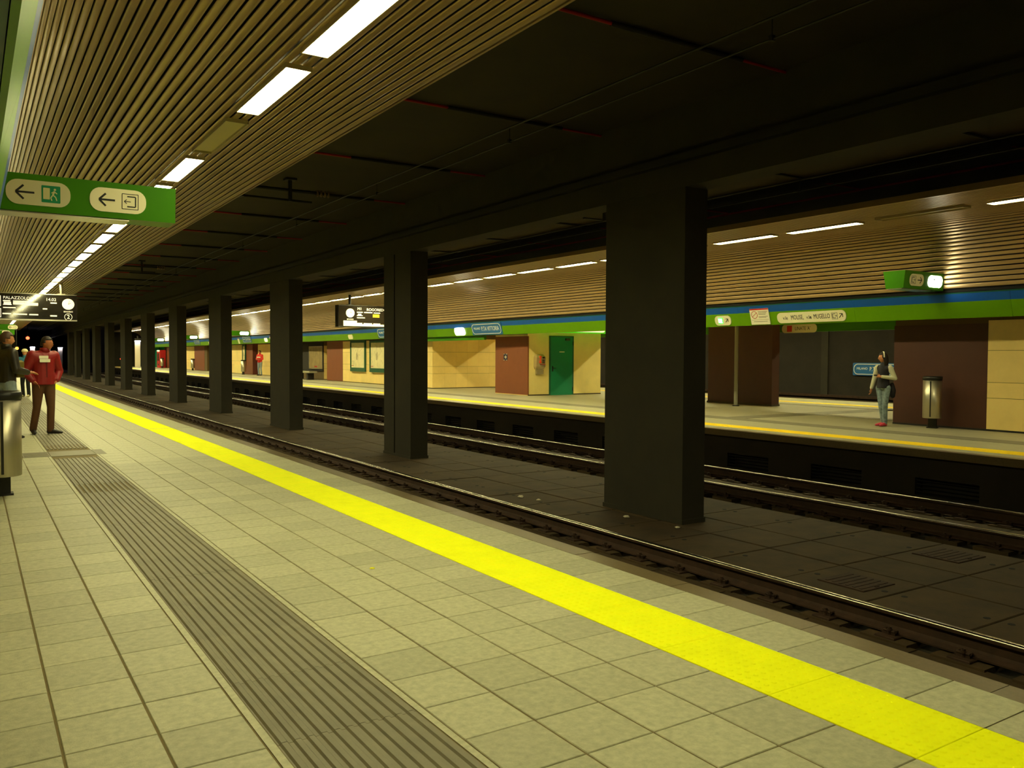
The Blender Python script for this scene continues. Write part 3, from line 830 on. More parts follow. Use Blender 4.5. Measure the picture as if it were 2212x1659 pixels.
# street direction sign
o = empty('direction_sign', (FFX-.002+fz(2.385), 12.56, 2.385), R90); o.rotation_euler = (TILT, 0, R90); tag(o, 'long white oval street direction sign with black lettering on the green band', 'sign')
t = MB(); t.rrect(-.94, .94, -.125, .125, .11, -.02, 0); t.build('face', M_PILL, o)
text('lettering', 'v.le', -.70, -.005, .12, M_BLK, o, -.021, sx=.85)
text('lettering', 'MOLISE,', -.36, 0, .155, M_BLK, o, -.021, sx=.66)
text('lettering', 'v.le', -.035, -.005, .12, M_BLK, o, -.021, sx=.85)
text('lettering', 'MUGELLO', .315, 0, .155, M_BLK, o, -.021, sx=.63)
t = MB(); exit_icon(t, .655, 0, .15, 1, -.024, -.02, 0); t.build('exit_pictogram', M_BLK, o)
t = MB(); arrow(t, .815, 0, .13, .016, PI/4, -.024, -.02, 0); t.build('arrow', M_BLK, o)
# prohibition notice with a red top
o = empty('notice', (FFX-.012+fz(2.445), 14.02, 2.445), R90); tag(o, 'square white notice with a red top strip hung over the blue and green bands', 'notice'); o.rotation_euler = (TILT, 0, R90)
t = MB(); t.box(-.29, .29, -.012, 0, -.20, .20); t.build('sheet', M_WHITE, o)
t = MB(); t.box(-.29, .29, -.014, -.012, .165, .20); t.build('red_strip', M_RED, o)
t = MB(); t.ring(circ(-.155, .045, .095), circ(-.155, .045, .082), -.014, -.012); t.polyY(thick((-.22, .0), (-.09, .09), .012), -.014, -.012); t.build('prohibition_ring', mat('faded_red', (186, 60, 40), .5), o)
t = MB()
for q in range(3): t.box(-.03, .25-.03*q, -.014, -.012, .115-.035*q, .127-.035*q)
for q in range(2): t.box(-.03, .25-.05*q, -.014, -.012, -.005-.03*q, .005-.03*q)
t.box(-.26, .26, -.014, -.012, -.085, -.08); t.box(-.20, .22, -.014, -.012, -.13, -.12)
t.build('lettering', mat('grey_print', (120, 110, 80), .5), o)
# sign on the far fascia of the island
o = empty('direction_sign', (20.748, 16.35, 2.30), R90); tag(o, 'white oval sign with a red square, half hidden behind the street sign band', 'sign')
t = MB(); t.rrect(-.62, .62, -.125, .125, .11, -.02, 0); t.build('face', M_PILL, o)
t = MB(); t.rrect(-.43, -.25, -.09, .09, .01, -.024, -.02); t.build('red_square', mat('orange_red', (216, 62, 24), .4), o)
text('lettering', "LINATE 'A'", .13, 0, .15, M_BLK, o, -.021, sx=.8)
# blue station name signs
def name_sign(x, y, z, L, Hh, lab, back=False):
    o = empty('station_name_sign', (x+(fz(z) if x < 20 else 0), y, z), R90)
    if x < 20: o.rotation_euler = (TILT, 0, R90)
    tag(o, lab, 'sign', 'blue station name signs')
    t = MB(); t.rrect(-L/2, L/2, -Hh/2, Hh/2, .04, -.03, 0); t.build('plate', mat('sign_blue', (30, 100, 165), .4), o)
    a = .035
    t = MB(); t.ring(rr(-L/2+a, L/2-a, -Hh/2+a, Hh/2-a, .17, 8), rr(-L/2+a+.022, L/2-a-.022, -Hh/2+a+.022, Hh/2-a-.022, .15, 8), -.034, -.03); t.build('white_border', M_WHITE, o)
    k = L/2.2
    text('lettering', 'MILANO', -.68*k, .02, .13*k, M_WHITE, o, -.031)
    text('lettering', 'P.TA VITTORIA', .29*k, 0, .24*k, M_WHITE, o, -.031, sx=.80)
    return o
name_sign(FFX-.002, 27.05, 2.47, 2.15, .46, 'blue station name sign on the bands above the brown face with a small plaque')
name_sign(FFX-.002, 36.05, 2.50, 2.15, .46, 'blue station name sign cut off by the second column')
name_sign(FFX-.002, 60.3, 2.53, 2.15, .44, 'distant blue station name sign below a glowing hanging sign')
name_sign(FFX-.002, 76.7, 2.54, 2.15, .42, 'most distant blue station name sign on the far band')
name_sign(27.46, 18.2, 1.02, 2.0, .46, 'blue station name sign on the dark tunnel wall behind the girl')
fascia_pill(40.7, 2.39, .30, .12, M_PILL, 'dull oval sign on the green band left of the hanging far board')
fascia_pill(55.7, 2.44, .32, .13, M_LITDIM, 'softly lit oval sign on the green band above the far man in red')
fascia_pill(72.0, 2.40, .42, .12, M_PILL, 'oval sign on the green band above the far green door')
fascia_pill(88.5, 2.42, .95, .13, M_LITDIM, 'long lit oval sign on the band beyond the red machine')
fascia_pill(104.0, 2.42, .9, .11, M_PILL, 'long oval sign on the band over the green end wall')
o = empty('notice', (FFX-.012+fz(2.45), 54.4, 2.45), R90); o.rotation_euler = (TILT, 0, R90); tag(o, 'small white notice on the bands above the far man in red', 'notice')
t = MB(); t.box(-.3, .3, -.012, 0, -.22, .22); t.build('sheet', M_WHITE, o)
t = MB(); t.box(-.3, .3, -.014, -.012, .18, .22); t.build('red_strip', M_RED, o)
o = empty('notice', (FFX-.012+fz(2.45), 62.6, 2.45), R90); o.rotation_euler = (TILT, 0, R90); tag(o, 'narrow white notice on the far green band near the fourth column', 'notice')
t = MB(); t.box(-.2, .2, -.012, 0, -.2, .2); t.build('sheet', M_WHITE, o)
t = MB(); t.box(-.2, .2, -.014, -.012, .165, .2); t.build('red_strip', M_RED, o)
# lit guide sign inside the opening, over the green door wall
o = empty('direction_sign', (17.4, 24.95, 2.46)); tag(o, 'bright green beam sign with white ovals glimpsed above the green door', 'sign')
t = MB(); t.box(0, 3.2, 0, .2, -.15, .15); t.build('box', mat('lit_green', (70, 220, 10), .4, emit=(.16, .8, .02), estr=.35), o)
t = MB(); t.rrect(.28, .72, -.11, .11, .1, -.02, 0); t.rrect(1.45, 2.9, -.11, .11, .1, -.02, 0); t.build('oval_face', M_LITDIM, o)
text('lettering', 'USCITA', 2.2, 0, .14, mat('faded_red', (186, 60, 40), .5), o, -.021)

# ------------------------------------------------------------------ departures boards
def board(x0, x1, y, z0, z1, clock_x, lab, bright, mirrored, polex):
    root = empty('departures_board', (0, y, 0)); tag(root, lab, 'information display', 'hanging departures boards')
    t = MB(); t.box(x0, x1, 0, .36, z0, z1); t.build('case', mat('display_case', (40, 34, 26), .4), root)
    t = MB(); t.box(x0+.012, x1-.012, -.012, 0, z0+.05, z1-.03)
    t.build('screen', M_DISP, root)
    t = MB(); t.box(x0, x1, -.03, .0, z0, z0+.045); t.box(x0, x1, -.03, 0, z1-.028, z1); t.build('rim', M_ALU if not mirrored else MATS['display_case'], root)
    t = MB(); t.tube((polex, .18, z1), (polex, .18, ZC-.0), .055); t.box(polex-.12, polex+.12, .06, .30, z1, z1+.03); t.build('pole', M_STEEL if not mirrored else M_DARKPIPE, root)
    hgt = z1-z0; cz = z0+hgt*.64; r_ = hgt*.205
    cl = MB(); cl.polyY(circ(clock_x, cz, r_, 32), -.022, -.012); c_ = cl.build('clock', M_CLOCK, root)
    t = MB()
    for q in range(12):
        a = q*PI/6; t.polyY(thick((clock_x+math.cos(a)*r_*.80, cz+math.sin(a)*r_*.80), (clock_x+math.cos(a)*r_*.93, cz+math.sin(a)*r_*.93), .012), -.024, -.022)
    t.build('hour_marks', M_BLK, c_)
    for (a, L, w_) in ((math.radians(28), .5, .018), (math.radians(72), .72, .013)):
        t = MB(); t.polyY(thick((clock_x, cz), (clock_x+math.cos(a)*r_*L, cz+math.sin(a)*r_*L), w_), -.025, -.024); t.build('clock_hand', M_BLK, c_)
    text('platform_word', 'BINARIO', clock_x, cz-r_-.075, .075, M_DISPTXT, root, -.014)
    zb = cz-r_-.26
    t = MB(); t.ring(circ(clock_x, zb, .125), circ(clock_x, zb, .113), -.015, -.012); t.build('platform_ring', M_DISPTXT, root)
    return root, zb
NY = 33.97
o, zb = board(-.9, 3.20, NY, 2.62, 3.57, 2.92, 'dark departures board with a white clock hung over the near platform', False, False, 2.72)
text('platform_number', '2', 2.92, zb, .20, M_DISPTXT, o, -.014)
text('lettering', 'PALAZZOLO M.', 1.42, 3.39, .145, M_DISPTXT, o, -.014, sx=.98)
text('lettering', '14.02', 2.38, 3.37, .15, M_DISPTXT, o, -.014)
t = MB()
for (a, b_, z, h_) in ((.92,1.14,3.285,.02),(1.22,1.75,3.28,.02),(.94,1.16,3.20,.05),(1.22,1.55,3.205,.045),(.92,1.18,3.155,.012),(.92,1.30,3.05,.018),(2.36,2.56,3.255,.02),(2.12,2.26,3.04,.02),(.90,1.16,2.84,.022),(1.22,1.64,2.83,.022),(1.70,1.98,2.825,.022),(2.35,2.56,2.80,.022),(1.55,1.98,3.19,.05)):
    t = MB(); t.box(a, b_, -.015, -.012, z-h_, z+h_); t.build('text_line', M_DISPTXT, o)
for (zz0, zz1) in ((3.10, 3.46), (2.71, 3.02)):
    t = MB(); t.ring(rr(.30, .86, zz0, zz1, .01, 2), rr(.32, .84, zz0+.02, zz1-.02, .01, 2), -.015, -.012); t.box(.40, .80, -.015, -.012, zz0+.05, zz0+.085); t.build('line_box', M_DISPTXT, o)
text('lettering', 'T', .62, 3.32, .16, M_DISPTXT, o, -.014); text('lettering', '2', .66, 2.90, .16, M_DISPTXT, o, -.014)
o, zb = board(12.84, 16.1, 33.3, 2.63, 3.55, 13.36, 'departures board with a clock and yellow block over the far platform', True, True, 13.42)
text('platform_number', '1', 13.36, zb, .20, M_DISPTXT, o, -.014)
text('lettering', 'M1', 13.78, 3.40, .16, M_DISPTXT, o, -.014); text('lettering', 'ROGOREDO', 14.55, 3.38, .16, M_DISPTXT, o, -.014)
t = MB()
for (a, b_, z, h_) in ((13.66,13.92,3.26,.02),(13.98,14.36,3.26,.02),(14.42,14.72,3.25,.02),(13.70,13.86,3.17,.03),(13.66,13.92,3.12,.014),(13.66,14.02,3.03,.018),(13.62,13.90,2.79,.025),(13.96,14.34,2.785,.025),(14.40,14.72,2.78,.025)):
    t = MB(); t.box(a, b_, -.015, -.012, z-h_, z+h_); t.build('text_line', M_DISPTXT, o)
t = MB(); t.box(14.38, 14.68, -.016, -.012, 3.06, 3.19); t.build('yellow_block', M_AMBER, o)
t = MB(); t.box(13.06, 15.9, -.013, -.0122, 2.665, 2.76); t.box(13.06, 13.66, -.013, -.0122, 2.76, 2.9); t.build('glow_strip', M_LITDIM, o)

# ------------------------------------------------------------------ litter bins
def bin_(x, y, lab, rz=0):
    root = empty('litter_bin', (x, y, 0), rz); tag(root, lab, 'bin', 'cylindrical steel litter bins')
    t = MB(); t.lathe([(.172, .21), (.178, .215), (.178, .985), (.172, .985)], 32); t.build('drum', M_STEEL, root)
    t = MB(); t.lathe([(.172, .985), (.185, .99), (.188, 1.055), (.165, 1.07), (.150, 1.06), (.148, 1.0)], 32); t.build('rim', M_BLKPL, root)
    t = MB(); t.box(-.075, .075, .03, .13, 0, .25); t.box(-.05, .05, .05, .11, .25, .95); t.box(-.10, .10, .0, .16, 0, .02); t.build('post', M_BLKPL, root)
    t = MB(); t.box(-.012, .012, -.182, -.176, .24, .97); t.build('seam', M_DARKPIPE, root)
    return root
bin_(.26, 9.95, 'steel litter bin with a black rim at the near platform edge of the picture')
bin_(16.62, 9.77, 'steel litter bin in front of the brown face near the girl', math.radians(-70))
bin_(16.55, 62.3, 'distant pale litter bin beside a brown face and a map')
bin_(16.55, 79.9, 'very distant litter bin before a brown face, fifth gap')
bin_(16.5, 95.4, 'farthest litter bin standing beside the red machine')

# ------------------------------------------------------------------ green service door and payphone on the cream side wall
PY = 25.31
o = empty('door', (18.52, PY-.03, 0)); o.name = 'service_door'; tag(o, 'green metal service door with a small white label', 'door')
t = MB(); t.box(-.50, .50, 0, .028, .0, 2.16); t.build('leaf', M_DOORG, o)
t = MB(); t.box(-.56, -.50, .0, .028, 0, 2.2); t.box(.50, .56, 0, .028, 0, 2.2); t.box(-.56, .56, 0, .028, 2.16, 2.2); t.build('frame', M_DKGREEN, o)
t = MB(); t.box(-.11, .13, -.004, 0, 1.585, 1.625); t.build('label', M_WHITE, o)
t = MB(); t.box(.16, .36, -.05, 0, 2.03, 2.12); t.build('closer', M_BLKPL, o)
t = MB(); t.box(-.44, -.39, -.01, 0, .88, 1.08); t.tube((-.415, -.0, 1.0), (-.415, -.06, 1.0), .012, n=8); t.tube((-.415, -.055, 1.0), (-.30, -.055, 1.0), .012, n=8); t.build('handle', M_BLKPL, o)
for z in (.22, 1.93):
    t = MB(); t.tube((.52, -.012, z-.07), (.52, -.012, z+.07), .016, n=8); t.build('hinge', M_BLKPL, o)
o = empty('payphone', (17.47, PY-.005, 0)); tag(o, 'steel payphone with an orange handset on the cream wall', 'telephone')
M_PHONE = mat('phone_casing', (190, 172, 130), .35, .3)
t = MB()
for (z0, z1, hw0, hw1, d0, d1) in ((.97, 1.06, .17, .20, .10, .18), (1.06, 1.40, .20, .20, .18, .20), (1.40, 1.51, .20, .15, .20, .10)):
    t.add([(-hw0,-d0,z0),(hw0,-d0,z0),(hw0,0,z0),(-hw0,0,z0),(-hw1,-d1,z1),(hw1,-d1,z1),(hw1,0,z1),(-hw1,0,z1)], [(0,3,2,1),(4,5,6,7),(0,1,5,4),(1,2,6,5),(2,3,7,6),(3,0,4,7)])
t.build('casing', M_PHONE, o)
t = MB(); t.tube((-.06, -.235, 1.20), (-.06, -.235, 1.44), .026, n=10); t.tube((-.06, -.20, 1.22), (-.06, -.27, 1.22), .038, n=10); t.tube((-.06, -.20, 1.42), (-.06, -.27, 1.42), .038, n=10); t.build('handset', mat('handset_orange', (222, 72, 24), .4), o)
t = MB(); t.box(.05, .16, -.206, -.19, 1.36, 1.42); t.build('screen', M_BLKPL, o)
t = MB()
for q in range(4):
    for j in range(3): t.box(.045+.04*j, .072+.04*j, -.208, -.195, 1.19+.036*q, 1.215+.036*q)
t.build('keypad', M_BLKPL, o)
t = MB(); t.box(-.03, .20, -.23, -.18, 1.105, 1.125); t.build('tray', M_ALU, o)
t = MB(); t.box(-.05, .19, -.205, -.185, 1.135, 1.155); t.build('red_stripe', M_RED, o)
t = MB(); t.box(-.13, .16, -.12, -.01, .78, .95); t.box(-.10, .13, -.10, 0, .95, .975); t.build('directory_holder', mat('holder_grey', (150, 138, 104), .4), o)
o = empty('plaque', (WX-.002, 26.8, 1.405), R90); tag(o, 'tiny dark plaque with a white arrow on the brown face', 'plaque')
t = MB(); t.box(-.13, .13, -.008, 0, -.125, .125); t.build('plate', mat('plaque_blue', (44, 40, 66), .4), o)
t = MB(); arrow(t, 0, 0, .13, .03, 0, -.011, -.008, 0); t.build('arrow', M_WHITE, o)
for (a, b_, z) in ((-.13, -.06, .105), (.05, .13, .105), (-.13, -.06, -.12), (.05, .13, -.12)):
    t = MB(); t.box(a, b_, -.011, -.008, z, z+.015); t.build('corner_mark', M_WHITE, o)

# ------------------------------------------------------------------ maps, poster, bench, machine
def map_frame(y, hw, z0, z1, lab, x=WX):
    o = empty('map_board', (x-.02, y, 0), R90); tag(o, lab, 'map', 'framed maps on the far walls')
    t = MB(); t.ring(rr(-hw, hw, z0, z1, .01, 2), rr(-hw+.08, hw-.08, z0+.20, z1-.12, .01, 2), -.09, 0); t.build('frame', M_DKGREEN, o)
    t = MB(); t.box(-hw+.08, hw-.08, -.05, -.02, z0+.20, z1-.12); t.build('sheet', M_MAP, o)
    t = MB()
    rnd = random.Random(int(y*10))
    for q in range(12):
        a = (rnd.uniform(-hw*.75, hw*.75), rnd.uniform(z0+.35, z1-.25)); b_ = (max(-hw+.1, min(hw-.1, a[0]+rnd.uniform(-.35, .35))), max(z0+.25, min(z1-.2, a[1]+rnd.uniform(-.3, .3))))
        t.polyY(thick(a, b_, .014), -.053, -.05)
    t.polyY([(-.22, z0+.62), (-.10, z0+.60), (-.02, z0+.8), (-.12, z0+1.02), (-.24, z0+.9)], -.053, -.05)
    t.build('map_lines', mat('map_ink', (186, 172, 130), .5), o)
    t = MB(); t.box(-hw+.08, -hw+.4, -.053, -.05, z0+.28, z0+.31); t.build('red_caption', mat('faded_red', (186, 60, 40), .5), o)
    return o
map_frame(41.2, .98, .60, 2.22, 'framed pale map with a dark green border next to the brown face')
map_frame(38.6, .98, .60, 2.20, 'second framed map, mostly hidden by the second column')
map_frame(62.9+.7, .40, .70, 2.2, 'narrow framed map beside the distant litter bin')
o = empty('poster', (17.19, 48.4, 0), R90); tag(o, 'dim poster in a dark alcove above the bench', 'poster')
t = MB(); t.ring(rr(-1.15, 1.15, .62, 1.98, .01, 2), rr(-1.1, 1.1, .67, 1.93, .01, 2), -.04, 0); t.build('frame', M_ALU, o)
t = MB(); t.box(-1.1, 1.1, -.02, -.01, .67, 1.93); t.build('sheet', M_POSTER, o)
t = MB(); t.box(-.2, .25, -.023, -.02, .72, .80); t.build('red_caption', M_RED, o)
o = empty('bench', (16.62, 48.6, 0), R90); tag(o, 'grey stone bench in front of the dim poster', 'bench')
t = MB(); t.chbox(-1.5, 1.3, -.24, .24, .40, .50, .015); t.build('seat', M_CONC if False else mat('bench_stone', (150, 142, 116), .6, var=.1, scale=9), o)
for q in (-1.0, .8):
    t = MB(); t.box(q-.13, q+.13, -.18, .18, 0, .40); t.build('leg', M_DARKWALL, o)
o = empty('vending_machine', (16.62, 96.6, 0), R90); tag(o, 'tall red machine beside a distant bin on the far platform', 'machine')
t = MB(); t.chbox(-.8, .8, -.3, .3, 0.02, 1.92, .03); t.build('body', M_RED, o)
t = MB(); t.box(-.7, .7, -.32, -.3, 1.95-.2, 1.90); t.build('top_panel', M_LITDIM, o)
t = MB(); t.box(-.45, .5, -.315, -.30, .75, 1.6); t.build('window', mat('machine_window', (90, 20, 16), .15), o)
t = MB(); t.box(-.3, .3, -.318, -.30, .25, .45); t.build('delivery_flap', M_BLKPL, o)
o = empty('service_door', (WX-.035, 73.2, 0), R90); tag(o, 'distant dark green door in the far wall, fifth gap between the columns', 'door')
t = MB(); t.box(-1.3, 1.3, 0, .02, 0, 2.12); t.build('leaf', M_DOORG, o)
t = MB(); t.box(1.0, 1.1, -.03, 0, .95, 1.1); t.build('handle', M_BLKPL, o)
o = empty('steel_post', (18.98, 17.18, 0)); tag(o, 'slim grey pole in front of the brown pillar', 'pole')
t = MB(); t.tube((0, 0, 0.01), (0, 0, 2.445), .055, n=16); t.build('shaft', mat('pole_grey', (150, 148, 132), .4, .2), o)
t = MB(); t.tube((0, 0, 0), (0, 0, .03), .10, n=16); t.build('foot', M_BLKPL, o)

# ------------------------------------------------------------------ signals and tunnel lamps beyond the platforms
def signal(x, y, z, M, lab, r_=.10):
    o = empty('signal_light', (x, y, z)); tag(o, lab, 'signal light')
    t = MB(); t.box(-.16, .16, 0, .25, -.2, .2); t.tube((0, .2, -.1), (0, .2, ZT-z), .04); t.build('case', M_BLACK, o)
    t = MB(); t.tube((0, -.03, 0), (0, .0, 0), r_, n=16); t.build('lens', M, o)
    t = MB(); t.tube((0, -.12, .02), (0, -.0, .02), r_+.04, n=16, cap=False); t.build('hood', M_BLACK, o)
signal(4.35, 103.0, 3.12, M_SIGRED, 'glowing red railway signal under the dark departures board', .17)
signal(2.9, 85.0, 1.92, M_SIGORG, 'small orange light behind the head of the leather jacket man', .13)
def tunnel_lamp(x, y, z, lab, Y_=0):
    o = empty('tunnel_lamp', (x, y, z)); tag(o, lab, 'tunnel lamp', 'bluish lamps in the tunnel')
    t = MB(); t.box(-.3, .3, 0, .2, -.05, .2); t.box(-.05, .05, .05, .15, .2, .5); t.build('case', M_DARKPIPE, o)
    t = MB(); t.box(-.28, .28, -.02, .18, -.12, -.05); t.build('lens', M_TUN, o)
    t = MB(); t.box(-.28, .28, .2, .26, -3.2, -.02); t.build('lit_board', mat('tunnel_white', (230, 216, 190), .7), o)
tunnel_lamp(5.6, 126.0, 2.4, 'bluish tunnel lamp between the two men, first of three')
tunnel_lamp(7.6, 131.0, 2.4, 'bluish tunnel lamp between the two men, second of three')
tunnel_lamp(9.2, 133.0, 2.4, 'bluish tunnel lamp right beside the red jacket man')
tunnel_lamp(14.9, 101.0, 3.0, 'bluish lamp shining on a pale strip between the distant columns')
o = empty('signal_light', (12.55, 96.0, .95)); tag(o, 'small red marker light above the far track, between distant columns', 'signal light')
t = MB(); t.box(-.10, .10, 0, .12, -.10, .10); t.tube((0, .06, -1.7), (0, .06, -.1), .03); t.build('case', M_BLACK, o)
t = MB(); t.tube((0, -.02, 0), (0, 0, 0), .09, n=12); t.build('lens', mat('weak_red_lens', (230, 50, 20), .4, emit=(1, .1, .03), estr=1.2), o)

# ------------------------------------------------------------------ litter
def scrap(x, y, z, s_, M, lab, seed):
    rnd = random.Random(seed); t = MB()
    n = 8; vs = [(0, 0, s_*.55)]
    for ring_, (rad, zz) in enumerate(((.6, .45), (1.0, .18), (.8, 0.0))):
        for k in range(n):
            a = 2*PI*k/n; rr_ = s_*rad*rnd.uniform(.7, 1.2); vs.append((rr_*math.cos(a), rr_*math.sin(a), s_*zz*rnd.uniform(.6, 1.3)))
    fs = [(0, 1+k, 1+(k+1) % n) for k in range(n)]
    for q in range(2):
        for k in range(n): fs.append((1+q*n+k, 1+(q+1)*n+k, 1+(q+1)*n+(k+1) % n, 1+q*n+(k+1) % n))
    fs.append(tuple(1+2*n+k for k in range(n)))
    t.add(vs, fs); o = t.build('paper_scrap', M, loc=(x+cv(y), y, z)); tag(o, lab, 'litter')
scrap(7.52, 8.72, ZB+.003, .045, M_PAPER, 'small white crumpled paper on the track slab before the nearest column', 1)
scrap(7.17, 10.83, ZB+.003, .05, M_PAPER, 'crumpled paper lying on the slab between the two nearest columns', 2)
scrap(7.25, 10.45, ZB+.003, .035, M_PAPER, 'tiny pale scrap close to the crumpled paper between the columns', 5)
scrap(7.61, 7.83, ZB+.003, .035, M_PAPER, 'flat pale scrap at the foot of the nearest column', 3)
scrap(2.28, 5.26, .001, .018, mat('yellow_scrap', (226, 226, 10), .7), 'tiny yellow scrap on the near platform tiles', 4)

# ================================================================== PEOPLE
M_SKIN = mat('skin', (196, 132, 92), .55)
M_SKIN2 = mat('skin_darker', (172, 104, 66), .55)  # darker skin tone of the two men in red
M_EYE = mat('eye_dark', (30, 22, 18), .3)
M_LIP = mat('lips', (150, 76, 60), .5)

def skin_tube(chains, name, ax=(1, 0, 0), flat=False):
    """tapering limbs: chains of (point, radius or (radius sideways, radius in depth)); overlapping closed pieces that fuse() makes one surface"""
    vs = []; fs = []; N = 16
    def frame(d):
        d = d.normalized(); e1 = Vector(ax); e1 = e1-d*e1.dot(d)
        if e1.length < .2: e1 = Vector((0, 1, 0)); e1 = e1-d*e1.dot(d)
        e1.normalize(); return e1, d.cross(e1)
    for ch in chains:
        for q in range(len(ch)-1):
            (p, ra), (p2, rb) = ch[q], ch[q+1]
            p = Vector(p); p2 = Vector(p2); d = p2-p
            if d.length < 1e-5: continue
            e1, e2 = frame(d); o = len(vs)
            for (c, r_) in ((p, ra), (p2, rb)):
                a, b_ = r_ if isinstance(r_, tuple) else (r_, r_)
                for k in range(N):
                    t = 2*PI*k/N; vs.append(c+e1*(a*math.cos(t))+e2*(b_*math.sin(t)))
            for k in range(N): fs.append((o+k, o+(k+1) % N, o+N+(k+1) % N, o+N+k))
            fs.append(tuple(o+N-1-k for k in range(N))); fs.append(tuple(o+N+k for k in range(N)))
        for q, (p, r_) in enumerate(ch):
            if flat and q == 0: continue
            p = Vector(p); dd = Vector(ch[min(q+1, len(ch)-1)][0])-Vector(ch[max(q-1, 0)][0])
            if dd.length < 1e-6: continue
            e1, e2 = frame(dd); e3 = dd.normalized()
            a, b_ = r_ if isinstance(r_, tuple) else (r_, r_); c3 = min(a, b_)*(.55 if isinstance(r_, tuple) else 1.0)
            o = len(vs); M_ = 8
            vs.append(p+e3*c3)
            for i in range(1, M_):
                ph = PI*i/M_
                for k in range(N):
                    t = 2*PI*k/N; vs.append(p+e3*(c3*math.cos(ph))+e1*(a*math.sin(ph)*math.cos(t))+e2*(b_*math.sin(ph)*math.sin(t)))
            vs.append(p-e3*c3); L_ = len(vs)-1
            for k in range(N):
                fs.append((o, o+1+k, o+1+(k+1) % N)); fs.append((L_, L_-N+(k+1) % N, L_-N+k))
                for i in range(M_-2): fs.append((o+1+i*N+k, o+1+(i+1)*N+k, o+1+(i+1)*N+(k+1) % N, o+1+i*N+(k+1) % N))
    me = bpy.data.meshes.new(name); me.from_pydata([tuple(v) for v in vs], [], fs)
    bm = bmesh.new(); bm.from_mesh(me); bmesh.ops.recalc_face_normals(bm, faces=bm.faces); bm.to_mesh(me); bm.free()
    return me
def fuse(meshes, name, vox, M, iters=2):
    """join closed meshes and remesh them into one continuous surface"""
    bm = bmesh.new()
    for me in meshes: bm.from_mesh(me)
    me = bpy.data.meshes.new(name); bm.to_mesh(me); bm.free()
    o = bpy.data.objects.new(name, me); COL.objects.link(o)
    md = o.modifiers.new('r', 'REMESH'); md.mode = 'VOXEL'; md.voxel_size = vox; md.use_smooth_shade = True
    sm_ = o.modifiers.new('s', 'SMOOTH'); sm_.factor = .5; sm_.iterations = iters
    bpy.context.view_layer.update()
    out = bpy.data.meshes.new_from_object(o.evaluated_get(bpy.context.evaluated_depsgraph_get()))
    bpy.data.objects.remove(o); bpy.data.meshes.remove(me)
    out.materials.clear(); out.materials.append(M); out.name = name
    return out
def head_mesh(c, s_, turn, tilt=0.0):
    """head with brow, nose, chin and ears; faces local +y before the turn"""
    bm = bmesh.new()
    bmesh.ops.create_uvsphere(bm, u_segments=24, v_segments=18, radius=1.0)
    for v in bm.verts:
        x, y, z = v.co
        X, Y, Z = x*.074, y*.094, z*.115
        if z < 0:                                   # jaw narrows to the chin
            f = 1-.34*(-z)**1.6; X *= f
            Y = Y*(1-.18*(-z)) + (.022*(-z) if y > 0 else .012*(-z)*1.5)
        if y > .75 and abs(x) < .30 and -.38 < z < .12:   # nose
            k = (1-abs(x)/.30)*(1-abs(z+.20)/.34) if abs(z+.20) < .34 else 0
            Y += .030*max(0, k)
        if y > .6 and .12 < z < .34: Y += .006       # brow
        if y > .6 and .0 < z < .12 and .25 < abs(x) < .6: Y -= .008   # eye sockets
        v.co = (X, Y, Z)
    ear = bmesh.ops.create_uvsphere
    for sx in (-1, 1):
        r_ = ear(bm, u_segments=8, v_segments=6, radius=1.0)
        for v in r_['verts']: v.co = (sx*.076+v.co.x*.011, -.004+v.co.y*.020, -.006+v.co.z*.032)
    me = bpy.data.meshes.new('h'); bm.to_mesh(me); bm.free()
    me.transform(Matrix.Translation(c) @ Matrix.Rotation(turn, 4, 'Z') @ Matrix.Rotation(tilt, 4, 'X') @ Matrix.Diagonal((s_, s_, s_, 1)))
    return me
def HT(c, s_, turn, tilt=0.0): return Matrix.Translation(c) @ Matrix.Rotation(turn, 4, 'Z') @ Matrix.Rotation(tilt, 4, 'X') @ Matrix.Diagonal((s_, s_, s_, 1))
def hand_chains(wr, d, side, curl, k=1.0):
    """palm and five fingers from the wrist wr along d; side = direction of the thumb"""
    d = Vector(d).normalized(); sd = Vector(side); sd = (sd-d*sd.dot(d)).normalized(); n = d.cross(sd)
    wr = Vector(wr); pal = wr+d*.055*k; kn = wr+d*.09*k
    ch = [[(tuple(wr), .026*k), (tuple(pal), (.036*k, .022*k)), (tuple(kn), (.036*k, .018*k))]]
    for i, L in enumerate((.070, .078, .072, .056)):
        off = sd*(.030-.020*i)*k; p0 = pal+off*.6; p1 = kn+off
        a = curl; p2 = p1+(d*math.cos(a)+n*math.sin(a))*L*.55*k; p3 = p2+(d*math.cos(2*a)+n*math.sin(2*a))*L*.5*k
        ch.append([(tuple(p0), .009*k), (tuple(p1), .0092*k), (tuple(p2), .0082*k), (tuple(p3), .0068*k)])
    t0 = wr+d*.028*k+sd*.018*k; t1 = t0+(d*.6+sd*.8).normalized()*.042*k; t2 = t1+(d*.85+sd*.35+n*.3).normalized()*.034*k
    ch.append([(tuple(t0), .012*k), (tuple(t1), .010*k), (tuple(t2), .008*k)])
    return ch
def lerp(a, b, t): return tuple(a[i]+(b[i]-a[i])*t for i in range(3))

